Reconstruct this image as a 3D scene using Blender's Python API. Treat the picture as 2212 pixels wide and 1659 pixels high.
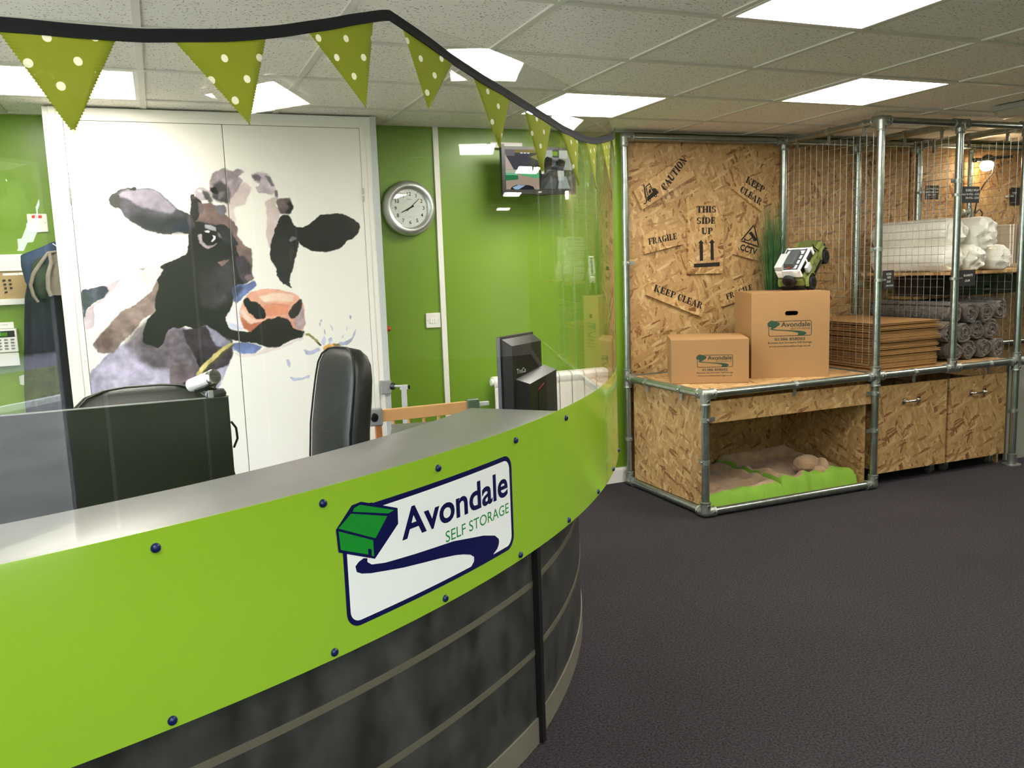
import bpy, bmesh, math, random, json
import numpy as np
from mathutils import Vector, Matrix, noise as mnoise
random.seed(7)
S = bpy.context.scene
for o in list(bpy.data.objects): bpy.data.objects.remove(o)
COL = S.collection
PI = math.pi
# ------------------------------------------------------------------ camera, world, exposure
cam_d = bpy.data.cameras.new('camera'); cam_d.sensor_width = 36.0; cam_d.lens = 29.7356
cam_d.clip_start = 0.02; cam_d.clip_end = 200
cam = bpy.data.objects.new('camera', cam_d); COL.objects.link(cam)
_r = ((0.92269388, 0.37592786, 0.08552334), (-0.38388167, 0.91636256, 0.11364211), (-0.03564915, -0.13768773, 0.98983394))
cam.matrix_world = Matrix(((_r[0][0], _r[0][2], -_r[0][1], -1.20775), (_r[1][0], _r[1][2], -_r[1][1], -1.84578),
                           (_r[2][0], _r[2][2], -_r[2][1], 1.40671), (0, 0, 0, 1)))
S.camera = cam
SKY = 11.0          # overcast daylight outside the entrance door
PANEL = 18.5        # ceiling panels
LAMP = 45.0        # clamp lamp bulb in the rack
w = bpy.data.worlds.new('overcast_sky'); S.world = w; w.use_nodes = True
bg = w.node_tree.nodes['Background']; bg.inputs[0].default_value = (0.86, 0.93, 1.0, 1); bg.inputs[1].default_value = SKY
S.view_settings.view_transform = 'Standard'; S.view_settings.look = 'None'
S.view_settings.gamma = 1.0; S.view_settings.use_curve_mapping = False
S.view_settings.exposure = 0.55
S.cycles.transparent_max_bounces = 24
S.cycles.max_bounces = 10; S.cycles.diffuse_bounces = 5; S.cycles.glossy_bounces = 6

# ------------------------------------------------------------------ materials
def lin(c):
    r = []
    for v in c[:3]:
        v = v / 255.0
        r.append(v / 12.92 if v <= 0.04045 else ((v + 0.055) / 1.055) ** 2.4)
    return (*r, 1)
MATS = {}
def mat(name, col, rough=0.5, metal=0.0, spec=0.5, mottle=0.0, mscale=8.0, bump=0.0, bscale=60.0, coat=0.0, trans=0.0, stretch=None, sheen=0.0, emit=0.0):
    if name in MATS: return MATS[name]
    m = bpy.data.materials.new(name); m.use_nodes = True; nt = m.node_tree; N = nt.nodes; L = nt.links
    b = N['Principled BSDF']; c = lin(col)
    b.inputs['Base Color'].default_value = c; b.inputs['Roughness'].default_value = rough
    b.inputs['Metallic'].default_value = metal; b.inputs['Specular IOR Level'].default_value = spec
    b.inputs['Coat Weight'].default_value = coat; b.inputs['Coat Roughness'].default_value = 0.03
    b.inputs['Sheen Weight'].default_value = sheen
    if emit: b.inputs['Emission Color'].default_value = c; b.inputs['Emission Strength'].default_value = emit
    if mottle or bump:
        tc = N.new('ShaderNodeTexCoord'); mp = N.new('ShaderNodeMapping'); L.new(tc.outputs['Object'], mp.inputs[0])
        if stretch: mp.inputs['Scale'].default_value = stretch
    if mottle:
        n = N.new('ShaderNodeTexNoise'); n.inputs['Scale'].default_value = mscale; n.inputs['Detail'].default_value = 6
        L.new(mp.outputs[0], n.inputs['Vector'])
        r = N.new('ShaderNodeValToRGB'); r.color_ramp.elements[0].position = 0.3; r.color_ramp.elements[1].position = 0.7
        r.color_ramp.elements[0].color = tuple(v * (1 - mottle) for v in c[:3]) + (1,)
        r.color_ramp.elements[1].color = tuple(min(1, v * (1 + mottle)) for v in c[:3]) + (1,)
        L.new(n.outputs['Fac'], r.inputs[0]); L.new(r.outputs[0], b.inputs['Base Color'])
    if bump:
        n2 = N.new('ShaderNodeTexNoise'); n2.inputs['Scale'].default_value = bscale; n2.inputs['Detail'].default_value = 3
        L.new(mp.outputs[0], n2.inputs['Vector'])
        bp = N.new('ShaderNodeBump'); bp.inputs['Strength'].default_value = bump; bp.inputs['Distance'].default_value = 0.01
        L.new(n2.outputs['Fac'], bp.inputs['Height']); L.new(bp.outputs[0], b.inputs['Normal'])
    MATS[name] = m; return m
def emis(name, col, s):
    if name in MATS: return MATS[name]
    m = bpy.data.materials.new(name); m.use_nodes = True; N = m.node_tree.nodes; N.clear()
    e = N.new('ShaderNodeEmission'); e.inputs[0].default_value = lin(col); e.inputs[1].default_value = s
    o = N.new('ShaderNodeOutputMaterial'); m.node_tree.links.new(e.outputs[0], o.inputs[0]); MATS[name] = m; return m
def clear(name, tint=(0.97, 0.985, 0.975), f0=0.042, rough=0.0, wob=0.0):
    """clear sheet: Schlick reflection over straight-through transmission"""
    m = bpy.data.materials.new(name); m.use_nodes = True; nt = m.node_tree; N = nt.nodes; L = nt.links; N.clear()
    g = N.new('ShaderNodeNewGeometry'); d = N.new('ShaderNodeVectorMath'); d.operation = 'DOT_PRODUCT'
    L.new(g.outputs['Normal'], d.inputs[0]); L.new(g.outputs['Incoming'], d.inputs[1])
    def mth(op, a, b=None):
        n = N.new('ShaderNodeMath'); n.operation = op
        for i, v in enumerate((a, b)):
            if v is None: continue
            if isinstance(v, (int, float)): n.inputs[i].default_value = v
            else: L.new(v, n.inputs[i])
        return n.outputs[0]
    f = mth('ADD', mth('MULTIPLY', mth('POWER', mth('SUBTRACT', 1.0, mth('ABSOLUTE', d.outputs['Value'])), 5.0), 1 - f0), f0)
    t = N.new('ShaderNodeBsdfTransparent'); t.inputs[0].default_value = (*tint, 1)
    gl = N.new('ShaderNodeBsdfGlossy'); gl.inputs['Roughness'].default_value = rough
    if wob:
        tc = N.new('ShaderNodeTexCoord'); mp = N.new('ShaderNodeMapping'); mp.inputs['Scale'].default_value = (3, 3, 0.35)
        n = N.new('ShaderNodeTexNoise'); n.inputs['Scale'].default_value = 1.6; n.inputs['Detail'].default_value = 1
        bp = N.new('ShaderNodeBump'); bp.inputs['Strength'].default_value = 1.0; bp.inputs['Distance'].default_value = wob
        L.new(tc.outputs['Object'], mp.inputs[0]); L.new(mp.outputs[0], n.inputs['Vector']); L.new(n.outputs['Fac'], bp.inputs['Height']); L.new(bp.outputs[0], gl.inputs['Normal'])
    mx = N.new('ShaderNodeMixShader'); L.new(f, mx.inputs[0]); L.new(t.outputs[0], mx.inputs[1]); L.new(gl.outputs[0], mx.inputs[2])
    o = N.new('ShaderNodeOutputMaterial'); L.new(mx.outputs[0], o.inputs[0]); return m
def osb(name, ax, tint=1.0, seed=0.0):
    """oriented strand board: flakes as stretched Voronoi cells in several directions; ax = the two axes of the board's face"""
    m = bpy.data.materials.new(name); m.use_nodes = True; nt = m.node_tree; N = nt.nodes; L = nt.links; b = N['Principled BSDF']
    tc = N.new('ShaderNodeTexCoord'); sx = N.new('ShaderNodeSeparateXYZ'); cb = N.new('ShaderNodeCombineXYZ')
    L.new(tc.outputs['Object'], sx.inputs[0]); L.new(sx.outputs[ax[0]], cb.inputs[0]); L.new(sx.outputs[ax[1]], cb.inputs[1])
    nz = N.new('ShaderNodeTexNoise'); nz.inputs['Scale'].default_value = 14; L.new(cb.outputs[0], nz.inputs['Vector'])
    wv = N.new('ShaderNodeVectorMath'); wv.operation = 'SCALE'; wv.inputs['Scale'].default_value = 0.010; L.new(nz.outputs['Color'], wv.inputs[0])
    ad = N.new('ShaderNodeVectorMath'); L.new(cb.outputs[0], ad.inputs[0]); L.new(wv.outputs[0], ad.inputs[1])
    prev = None
    specs = [(20, 9, 34), (-48, 10, 44), (82, 11, 52), (52, 12, 58), (-75, 9, 46), (108, 13, 48), (65, 15, 66), (-20, 14, 60)]
    for i, (ang, su, sv) in enumerate(specs):
        mp = N.new('ShaderNodeMapping'); mp.inputs['Rotation'].default_value = (0, 0, math.radians(ang)); mp.inputs['Location'].default_value = (3.7 * i + seed, 1.3 * i, 0)
        L.new(ad.outputs[0], mp.inputs[0])
        m2 = N.new('ShaderNodeMapping'); m2.inputs['Scale'].default_value = (su, sv, 1); L.new(mp.outputs[0], m2.inputs[0])
        v = N.new('ShaderNodeTexVoronoi'); v.voronoi_dimensions = '2D'; v.inputs['Scale'].default_value = 1; L.new(m2.outputs[0], v.inputs['Vector'])
        s = N.new('ShaderNodeSeparateColor'); L.new(v.outputs['Color'], s.inputs[0])
        if prev is None: prev = s.outputs[0]
        else:
            gt = N.new('ShaderNodeMath'); gt.operation = 'GREATER_THAN'; gt.inputs[1].default_value = 0.66; L.new(s.outputs[1], gt.inputs[0])
            mx = N.new('ShaderNodeMix'); mx.data_type = 'FLOAT'; L.new(gt.outputs[0], mx.inputs[0]); L.new(prev, mx.inputs[2]); L.new(s.outputs[0], mx.inputs[3]); prev = mx.outputs[0]
    fn = N.new('ShaderNodeTexNoise'); fn.inputs['Scale'].default_value = 90; fn.inputs['Detail'].default_value = 4; L.new(cb.outputs[0], fn.inputs['Vector'])
    mm = N.new('ShaderNodeMath'); mm.operation = 'MULTIPLY_ADD'; mm.inputs[1].default_value = 0.35; L.new(fn.outputs['Fac'], mm.inputs[0])
    sb = N.new('ShaderNodeMath'); sb.operation = 'SUBTRACT'; sb.inputs[1].default_value = 0.17; L.new(prev, sb.inputs[0]); L.new(sb.outputs[0], mm.inputs[2])
    r = N.new('ShaderNodeValToRGB'); e = r.color_ramp.elements
    e[0].position = 0.0; e[0].color = lin((128, 84, 46)); e[1].position = 1.0; e[1].color = lin((232, 198, 142))
    for p, c in ((0.05, (160, 112, 64)), (0.14, (190, 146, 92)), (0.5, (204, 162, 106)), (0.85, (218, 178, 120))):
        q = e.new(p); q.color = lin(c)
    for q in e: q.color = tuple(x * tint for x in q.color[:3]) + (1,)
    L.new(mm.outputs[0], r.inputs[0]); L.new(r.outputs[0], b.inputs['Base Color']); b.inputs['Roughness'].default_value = 0.55
    bp = N.new('ShaderNodeBump'); bp.inputs['Strength'].default_value = 0.25; bp.inputs['Distance'].default_value = 0.003
    L.new(mm.outputs[0], bp.inputs['Height']); L.new(bp.outputs[0], b.inputs['Normal'])
    MATS[name] = m; return m

M = dict(
 white=mat('white_paint', (232, 229, 220), 0.45), door=mat('white_door', (234, 231, 222), 0.35), grey=mat('grey_plastic', (140, 142, 140), 0.4),
 lgrey=mat('light_grey_metal', (190, 193, 192), 0.35), black=mat('black_plastic', (20, 20, 21), 0.35), satin=mat('black_satin', (16, 16, 15), 0.3, bump=0.02, bscale=400),
 leather=mat('black_leather', (19, 20, 21), 0.44, bump=0.12, bscale=180), navy=mat('navy_cap', (16, 26, 84), 0.3), ink=mat('logo_navy', (14, 18, 72), 0.25),
 logog=mat('logo_green', (26, 136, 44), 0.25), logot=mat('logo_green_text', (44, 134, 66), 0.25), logow=mat('logo_white', (238, 239, 238), 0.22),
 lime=mat('lime_vinyl', (144, 184, 46), 0.16, spec=0.5, coat=0.25), bgreen=mat('box_print_green', (30, 62, 40), 0.7), bdark=mat('box_print_dark', (34, 42, 32), 0.7),
 silver=mat('silver_plastic', (214, 214, 208), 0.3, metal=0.35), rim=mat('clock_rim_silver', (196, 198, 194), 0.36, metal=0.8), chrome=mat('chrome', (220, 220, 220), 0.12, metal=1.0),
 steel=mat('galvanised_steel', (158, 165, 158), 0.27, metal=0.9, mottle=0.16, mscale=26, bump=0.03, bscale=60),
 fitting=mat('galvanised_fitting', (158, 162, 154), 0.42, metal=0.85, mottle=0.12, mscale=40, bump=0.08, bscale=120),
 wire=mat('mesh_wire', (150, 150, 140), 0.4, metal=0.8), card=mat('cardboard', (156, 118, 74), 0.75, mottle=0.04, mscale=5, bump=0.03, bscale=200),
 carde=mat('cardboard_side', (160, 118, 68), 0.8, mottle=0.1, mscale=20), cardd=mat('cardboard_fold', (176, 130, 78), 0.85),
 wood=mat('beech_wood', (214, 164, 108), 0.4, mottle=0.1, mscale=6, stretch=(1, 8, 1)), woodd=mat('pine_post', (170, 108, 60), 0.5, mottle=0.2, mscale=12),
 tape=mat('navy_tape', (11, 14, 22), 0.8, bump=0.2, bscale=300), chalk=mat('chalkboard', (26, 25, 24), 0.7), chalkw=mat('chalk_white', (225, 225, 215), 0.8),
 stencil=mat('stencil_black', (24, 19, 14), 0.8), laminate=mat('charcoal_laminate', (54, 54, 51), 0.42, mottle=0.62, mscale=13, stretch=(1, 1, 0.6)),
 groove=mat('groove_strip', (104, 100, 84), 0.4, metal=0.2), plinth=mat('plinth_taupe', (112, 106, 92), 0.45, mottle=0.08, mscale=10),
 worktop=mat('grey_worktop', (104, 102, 99), 0.32, mottle=0.09, mscale=30), paper=mat('white_paper', (238, 238, 232), 0.7),
 red=mat('red_plastic', (214, 60, 40), 0.4), yellow=mat('yellow_plastic', (220, 180, 50), 0.4), lcd=emis('lcd_green', (90, 150, 40), 0.6), lcdb=emis('lcd_teal', (90, 190, 150), 0.7),
 fleece=mat('beige_fleece', (188, 154, 118), 0.95, mottle=0.22, mscale=14, bump=0.7, bscale=170, sheen=0.3), bedg=mat('lime_cotton', (124, 166, 50), 0.8, mottle=0.08, mscale=9, bump=0.12, bscale=60),
 blanket=mat('grey_felt', (104, 95, 86), 0.98, mottle=0.55, mscale=46, bump=1.0, bscale=160, sheen=0.2),
 coatm=mat('navy_coat', (22, 26, 40), 0.85, bump=0.2, bscale=120), coatl=mat('blue_lining', (36, 54, 84), 0.8, mottle=0.2), coatg=mat('khaki_lining', (126, 118, 104), 0.9, mottle=0.15, mscale=30, bump=0.3, bscale=200),
 trunk=mat('green_trunk', (70, 84, 66), 0.5, mottle=0.2, mscale=12), trunkd=mat('brown_case', (66, 54, 42), 0.6, mottle=0.2, mscale=14), olive=mat('olive_plastic', (112, 122, 62), 0.35),
 olived=mat('olive_plastic_dark', (88, 98, 50), 0.35), rubber=mat('rubber', (20, 20, 20), 0.7), blade=mat('grass_blade', (46, 92, 40), 0.6, mottle=0.4, mscale=20),
 grid=mat('ceiling_grid_white', (214, 210, 198), 0.5), caster=mat('caster_wheel', (80, 80, 80), 0.5), plasticbag=mat('poly_pack', (214, 208, 196), 0.25), label=mat('pack_label_blue', (48, 56, 92), 0.4),
 labelg=mat('pack_label_grey', (96, 100, 102), 0.4), tan=mat('tan_board', (178, 150, 104), 0.6, mottle=0.06), panelgrey=mat('pale_grey_panel', (150, 150, 140), 0.6, mottle=0.05, mscale=120))
M['ox'] = osb('osb_xz', (0, 2), .66); M['oy'] = osb('osb_yz', (1, 2), .70, 5.0); M['oz'] = osb('osb_xy', (0, 1), .72, 9.0)
M['oxs'] = osb('osb_sign', (0, 2), .74, 21.0)
M['acrylic'] = clear('clear_acrylic', (0.985, 0.987, 0.982), 0.036, 0.0, 0.0003)
M['pane'] = clear('window_glass', (0.97, 0.98, 0.98), 0.04)
M['polythene'] = clear('clear_polythene', (0.9, 0.9, 0.88), 0.07, 0.12)

def wall_green():
    m = mat('green_wall', (112, 147, 42), 0.33, mottle=0.03, mscale=2); return m
M['green'] = wall_green()
def carpet():
    m = bpy.data.materials.new('charcoal_carpet'); m.use_nodes = True; nt = m.node_tree; N = nt.nodes; L = nt.links; b = N['Principled BSDF']
    tc = N.new('ShaderNodeTexCoord'); n = N.new('ShaderNodeTexNoise'); n.inputs['Scale'].default_value = 130; n.inputs['Detail'].default_value = 4; n.inputs['Roughness'].default_value = 0.85
    n2 = N.new('ShaderNodeTexNoise'); n2.inputs['Scale'].default_value = 0.9; n2.inputs['Detail'].default_value = 3
    L.new(tc.outputs['Object'], n.inputs['Vector']); L.new(tc.outputs['Object'], n2.inputs['Vector'])
    r = N.new('ShaderNodeValToRGB'); e = r.color_ramp.elements
    e[0].position = 0.32; e[0].position = 0.36; e[0].color = lin((10, 9, 11)); e[1].position = 0.66; e[1].color = lin((74, 68, 73))
    L.new(n.outputs['Fac'], r.inputs[0])
    mx = N.new('ShaderNodeMix'); mx.data_type = 'RGBA'; mx.blend_type = 'MULTIPLY'; mx.inputs[0].default_value = 1
    r2 = N.new('ShaderNodeValToRGB'); r2.color_ramp.elements[0].color = (0.8, 0.8, 0.8, 1); r2.color_ramp.elements[0].position = 0.3; r2.color_ramp.elements[1].position = 0.7
    L.new(n2.outputs['Fac'], r2.inputs[0]); L.new(r.outputs[0], mx.inputs[6]); L.new(r2.outputs[0], mx.inputs[7]); L.new(mx.outputs[2], b.inputs['Base Color'])
    b.inputs['Roughness'].default_value = 0.95; b.inputs['Specular IOR Level'].default_value = 0.2
    bp = N.new('ShaderNodeBump'); bp.inputs['Strength'].default_value = 0.5; bp.inputs['Distance'].default_value = 0.002
    L.new(n.outputs['Fac'], bp.inputs['Height']); L.new(bp.outputs[0], b.inputs['Normal']); return m
M['carpet'] = carpet()
def tile():
    m = bpy.data.materials.new('mineral_fibre_tile'); m.use_nodes = True; nt = m.node_tree; N = nt.nodes; L = nt.links; b = N['Principled BSDF']
    tc = N.new('ShaderNodeTexCoord'); nz = N.new('ShaderNodeTexNoise'); nz.inputs['Scale'].default_value = 9; L.new(tc.outputs['Object'], nz.inputs['Vector'])
    sc = N.new('ShaderNodeVectorMath'); sc.operation = 'SCALE'; sc.inputs['Scale'].default_value = 0.06; L.new(nz.outputs['Color'], sc.inputs[0])
    ad = N.new('ShaderNodeVectorMath'); L.new(tc.outputs['Object'], ad.inputs[0]); L.new(sc.outputs[0], ad.inputs[1])
    col = None
    for k, (s, rot, thr) in enumerate((((28, 75, 1), 0.6, 0.13), ((75, 30, 1), 0.3, 0.12), ((110, 110, 1), 0, 0.10))):
        mp = N.new('ShaderNodeMapping'); mp.inputs['Scale'].default_value = s; mp.inputs['Rotation'].default_value = (0, 0, rot); L.new(ad.outputs[0], mp.inputs[0])
        v = N.new('ShaderNodeTexVoronoi'); v.voronoi_dimensions = '2D'; v.inputs['Scale'].default_value = 1; L.new(mp.outputs[0], v.inputs['Vector'])
        sp = N.new('ShaderNodeSeparateColor'); L.new(v.outputs['Color'], sp.inputs[0])
        g = N.new('ShaderNodeMath'); g.operation = 'GREATER_THAN'; g.inputs[1].default_value = 0.62; L.new(sp.outputs[0], g.inputs[0])
        l = N.new('ShaderNodeMath'); l.operation = 'LESS_THAN'; l.inputs[1].default_value = thr; L.new(v.outputs['Distance'], l.inputs[0])
        a = N.new('ShaderNodeMath'); a.operation = 'MULTIPLY'; L.new(g.outputs[0], a.inputs[0]); L.new(l.outputs[0], a.inputs[1])
        if col is None: col = a.outputs[0]
        else:
            mxx = N.new('ShaderNodeMath'); mxx.operation = 'MAXIMUM'; L.new(col, mxx.inputs[0]); L.new(a.outputs[0], mxx.inputs[1]); col = mxx.outputs[0]
    mx = N.new('ShaderNodeMix'); mx.data_type = 'RGBA'; L.new(col, mx.inputs[0]); mx.inputs[6].default_value = lin((242, 237, 226)); mx.inputs[7].default_value = lin((140, 132, 118))
    L.new(mx.outputs[2], b.inputs['Base Color']); b.inputs['Roughness'].default_value = 0.9; return m
M['tile'] = tile()
def flagm():
    """lime cotton with white polka dots; dots live in the flag's own UV space; thin cloth lets some light through"""
    m = bpy.data.materials.new('polka_cotton'); m.use_nodes = True; nt = m.node_tree; N = nt.nodes; L = nt.links; b = N['Principled BSDF']
    uv = N.new('ShaderNodeUVMap'); uv.uv_map = 'UVMap'
    mp = N.new('ShaderNodeMapping'); mp.inputs['Scale'].default_value = (1 / 0.051,) * 3; mp.inputs['Rotation'].default_value = (0, 0, 0.62); L.new(uv.outputs[0], mp.inputs[0])
    fr = N.new('ShaderNodeVectorMath'); fr.operation = 'FRACTION'; L.new(mp.outputs[0], fr.inputs[0])
    sb = N.new('ShaderNodeVectorMath'); sb.operation = 'SUBTRACT'; sb.inputs[1].default_value = (0.5, 0.5, 0); L.new(fr.outputs[0], sb.inputs[0])
    sx = N.new('ShaderNodeSeparateXYZ'); L.new(sb.outputs[0], sx.inputs[0]); cx = N.new('ShaderNodeCombineXYZ'); L.new(sx.outputs[0], cx.inputs[0]); L.new(sx.outputs[1], cx.inputs[1])
    ln = N.new('ShaderNodeVectorMath'); ln.operation = 'LENGTH'; L.new(cx.outputs[0], ln.inputs[0])
    lt = N.new('ShaderNodeMath'); lt.operation = 'LESS_THAN'; lt.inputs[1].default_value = 0.135; L.new(ln.outputs['Value'], lt.inputs[0])
    mx = N.new('ShaderNodeMix'); mx.data_type = 'RGBA'; L.new(lt.outputs[0], mx.inputs[0]); mx.inputs[6].default_value = lin((168, 174, 64)); mx.inputs[7].default_value = lin((242, 240, 224))
    L.new(mx.outputs[2], b.inputs['Base Color']); b.inputs['Roughness'].default_value = 0.85
    tr = N.new('ShaderNodeBsdfTranslucent'); L.new(mx.outputs[2], tr.inputs[0]); ms = N.new('ShaderNodeMixShader'); ms.inputs[0].default_value = 0.45
    out = N['Material Output']; L.new(b.outputs[0], ms.inputs[1]); L.new(tr.outputs[0], ms.inputs[2])
    tp = N.new('ShaderNodeBsdfTransparent'); wv = N.new('ShaderNodeTexNoise'); wv.inputs['Scale'].default_value = 260; L.new(uv.outputs[0], wv.inputs['Vector'])
    rr = N.new('ShaderNodeMapRange'); rr.inputs[1].default_value = 0.55; rr.inputs[2].default_value = 0.75; rr.inputs[4].default_value = 0.09; L.new(wv.outputs['Fac'], rr.inputs[0])
    m2 = N.new('ShaderNodeMixShader'); L.new(rr.outputs[0], m2.inputs[0]); L.new(ms.outputs[0], m2.inputs[1]); L.new(tp.outputs[0], m2.inputs[2]); L.new(m2.outputs[0], out.inputs[0]); return m
M['flag'] = flagm()
def bubble():
    m = bpy.data.materials.new('bubble_film'); m.use_nodes = True; nt = m.node_tree; N = nt.nodes; L = nt.links; b = N['Principled BSDF']
    b.inputs['Base Color'].default_value = lin((240, 236, 224)); b.inputs['Roughness'].default_value = 0.35; b.inputs['Subsurface Weight'].default_value = 0.35; b.inputs['Subsurface Radius'].default_value = (0.05, 0.05, 0.045)
    tc = N.new('ShaderNodeTexCoord'); v = N.new('ShaderNodeTexVoronoi'); v.inputs['Scale'].default_value = 90; L.new(tc.outputs['Object'], v.inputs['Vector'])
    bp = N.new('ShaderNodeBump'); bp.inputs['Strength'].default_value = 0.35; bp.inputs['Distance'].default_value = 0.004; bp.invert = True; L.new(v.outputs['Distance'], bp.inputs['Height']); L.new(bp.outputs[0], b.inputs['Normal']); return m
M['bubble'] = bubble()

# ------------------------------------------------------------------ mesh helpers
class MB:
    def __init__(s): s.v = []; s.f = []; s.mi = []; s.cur = 0; s.uv = None
    def add(s, vs, fs, mi=None):
        o = len(s.v); s.v += [tuple(p) for p in vs]
        for f in fs: s.f.append(tuple(i + o for i in f)); s.mi.append(s.cur if mi is None else mi)
        return s
    def box(s, c, d, rot=None, mi=None, taper=None):
        hx, hy, hz = d[0] / 2, d[1] / 2, d[2] / 2; vs = []
        for z in (-1, 1):
            k = 1 if (taper is None or z < 0) else taper
            for x, y in ((-1, -1), (1, -1), (1, 1), (-1, 1)): vs.append(Vector((x * hx * k, y * hy * k, z * hz)))
        if rot is not None: vs = [rot @ p for p in vs]
        c = Vector(c); vs = [p + c for p in vs]
        return s.add(vs, [(3, 2, 1, 0), (4, 5, 6, 7), (0, 1, 5, 4), (1, 2, 6, 5), (2, 3, 7, 6), (3, 0, 4, 7)], mi)
    def bx(s, x0, x1, y0, y1, z0, z1, mi=None):
        return s.box(((x0 + x1) / 2, (y0 + y1) / 2, (z0 + z1) / 2), (x1 - x0, y1 - y0, z1 - z0), None, mi)
    def cyl(s, a, b, r, r2=None, n=16, caps=True, mi=None):
        return s.tube([a, b], [r, r if r2 is None else r2], n, caps, mi)
    def tube(s, pts, r, n=12, caps=True, mi=None):
        pts = [Vector(p) for p in pts]; rs = r if isinstance(r, (list, tuple)) else [r] * len(pts)
        rings = []; up = None
        for i, p in enumerate(pts):
            t = (pts[min(i + 1, len(pts) - 1)] - pts[max(i - 1, 0)]).normalized()
            if up is None: up = Vector((0, 0, 1)) if abs(t.z) < 0.9 else Vector((1, 0, 0))
            u = (up - t * up.dot(t)).normalized(); w_ = t.cross(u); up = u
            rings.append([p + (u * math.cos(2 * PI * k / n) + w_ * math.sin(2 * PI * k / n)) * rs[i] for k in range(n)])
        return s.loft(rings, caps, mi)
    def loft(s, rings, caps=True, mi=None, closed=True):
        n = len(rings[0]); vs = [p for r in rings for p in r]; fs = []
        for i in range(len(rings) - 1):
            for k in range(n if closed else n - 1):
                a = i * n + k; b = i * n + (k + 1) % n; fs.append((a, b, b + n, a + n))
        if caps: fs.append(tuple(range(n - 1, -1, -1))); fs.append(tuple((len(rings) - 1) * n + k for k in range(n)))
        return s.add(vs, fs, mi)
    def lathe(s, prof, c, ax='y', n=48, mi=None):
        """prof = [(radius, along)], axis through c"""
        rings = []
        for r, h in prof:
            ring = []
            for k in range(n):
                a = 2 * PI * k / n; x, y = r * math.cos(a), r * math.sin(a)
                q = {'y': (x, h, y), 'z': (x, y, h), 'x': (h, x, y)}[ax]; ring.append(Vector(c) + Vector(q))
            rings.append(ring)
        return s.loft(rings, True, mi)
    def poly(s, P, f, t0, t1, mi=None):
        """prism from 2-D polygon P; f(u,v,h) -> point"""
        n = len(P); vs = [f(u, v, t0) for u, v in P] + [f(u, v, t1) for u, v in P]
        return s.add(vs, [tuple(range(n)), tuple(range(2 * n - 1, n - 1, -1))] + [(i, i + n, (i + 1) % n + n, (i + 1) % n) for i in range(n)], mi)
    def sphere(s, c, r, nu=16, nv=10, mi=None, f=None):
        c = Vector(c); rr = r if isinstance(r, (tuple, list)) else (r, r, r); rings = []
        for j in range(1, nv):
            t = PI * j / nv; rings.append([c + Vector((rr[0] * math.sin(t) * math.cos(2 * PI * k / nu), rr[1] * math.sin(t) * math.sin(2 * PI * k / nu), -rr[2] * math.cos(t))) for k in range(nu)])
        return s.loft(rings, True, mi)
    def ob(s, name, mats, parent=None, smooth=False, bevel=0.0, bseg=2, local=False, angle=40):
        me = bpy.data.meshes.new(name)
        inv = None if (local or parent is None) else parent.get('_m') and ROOTM[parent.get('_m')]
        vs = s.v
        if inv is not None: vs = [inv @ Vector(p) for p in s.v]
        me.from_pydata([tuple(p) for p in vs], [], s.f)
        ml = mats if isinstance(mats, (list, tuple)) else [mats]
        for m in ml: me.materials.append(m)
        me.polygons.foreach_set('material_index', s.mi)
        bm = bmesh.new(); bm.from_mesh(me); bmesh.ops.recalc_face_normals(bm, faces=bm.faces)
        if bevel > 0: bmesh.ops.bevel(bm, geom=[e for e in bm.edges if e.is_manifold and e.calc_face_angle(0) > 0.6], offset=bevel, segments=bseg, affect='EDGES', profile=0.6, clamp_overlap=True)
        bm.to_mesh(me); bm.free()
        if smooth:
            me.polygons.foreach_set('use_smooth', [True] * len(me.polygons))
            me.set_sharp_from_angle(angle=math.radians(angle))
        o = bpy.data.objects.new(name, me); COL.objects.link(o)
        if parent is not None:
            o.parent = parent
            if parent.get('_m'): o['_m'] = parent['_m']
        return o
ROOTM = {}
def thing(name, label, cat, loc=(0, 0, 0), group=None, rot=None):
    o = bpy.data.objects.new(name, None); COL.objects.link(o); o.empty_display_size = 0.05
    m = Matrix.Translation(Vector(loc))
    if rot is not None: m = m @ (rot.to_4x4() if isinstance(rot, Matrix) else Matrix.Rotation(rot, 4, 'Z'))
    o.matrix_world = m; k = 'm%d' % len(ROOTM); ROOTM[k] = m.inverted(); o['_m'] = k
    o['label'] = label; o['category'] = cat
    if group: o['group'] = group
    return o
def tag(o, label, cat, group=None):
    o['label'] = label; o['category'] = cat
    if group: o['group'] = group
    return o
def origin(o, loc):
    """move a top-level mesh's origin to loc without moving the mesh"""
    o.data.transform(Matrix.Translation(-Vector(loc))); o.location = loc; return o
def struct(o, kind='structure'): o['kind'] = kind; return o
def copy_thing(root, loc, label, rot=None):
    r = root.copy(); COL.objects.link(r); r['label'] = label
    if rot is not None: r.rotation_euler = rot
    r.location = loc
    for ch in list(root.children):
        c = ch.copy(); COL.objects.link(c); c.parent = r
        for g in list(ch.children):
            d = g.copy(); COL.objects.link(d); d.parent = c
    return r
def text2d(s, bold=0.0, space=1.0, shear=0.0):
    cu = bpy.data.curves.new('t', 'FONT'); cu.body = s; cu.size = 1; cu.offset = bold; cu.space_character = space; cu.shear = shear; cu.resolution_u = 4
    o = bpy.data.objects.new('t', cu); COL.objects.link(o); dg = bpy.context.evaluated_depsgraph_get(); dg.update()
    me = bpy.data.meshes.new_from_object(o.evaluated_get(dg))
    V = [(v.co.x, v.co.y) for v in me.vertices]; F = [tuple(p.vertices) for p in me.polygons]
    bpy.data.objects.remove(o); bpy.data.curves.remove(cu); bpy.data.meshes.remove(me)
    return V, F
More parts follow.
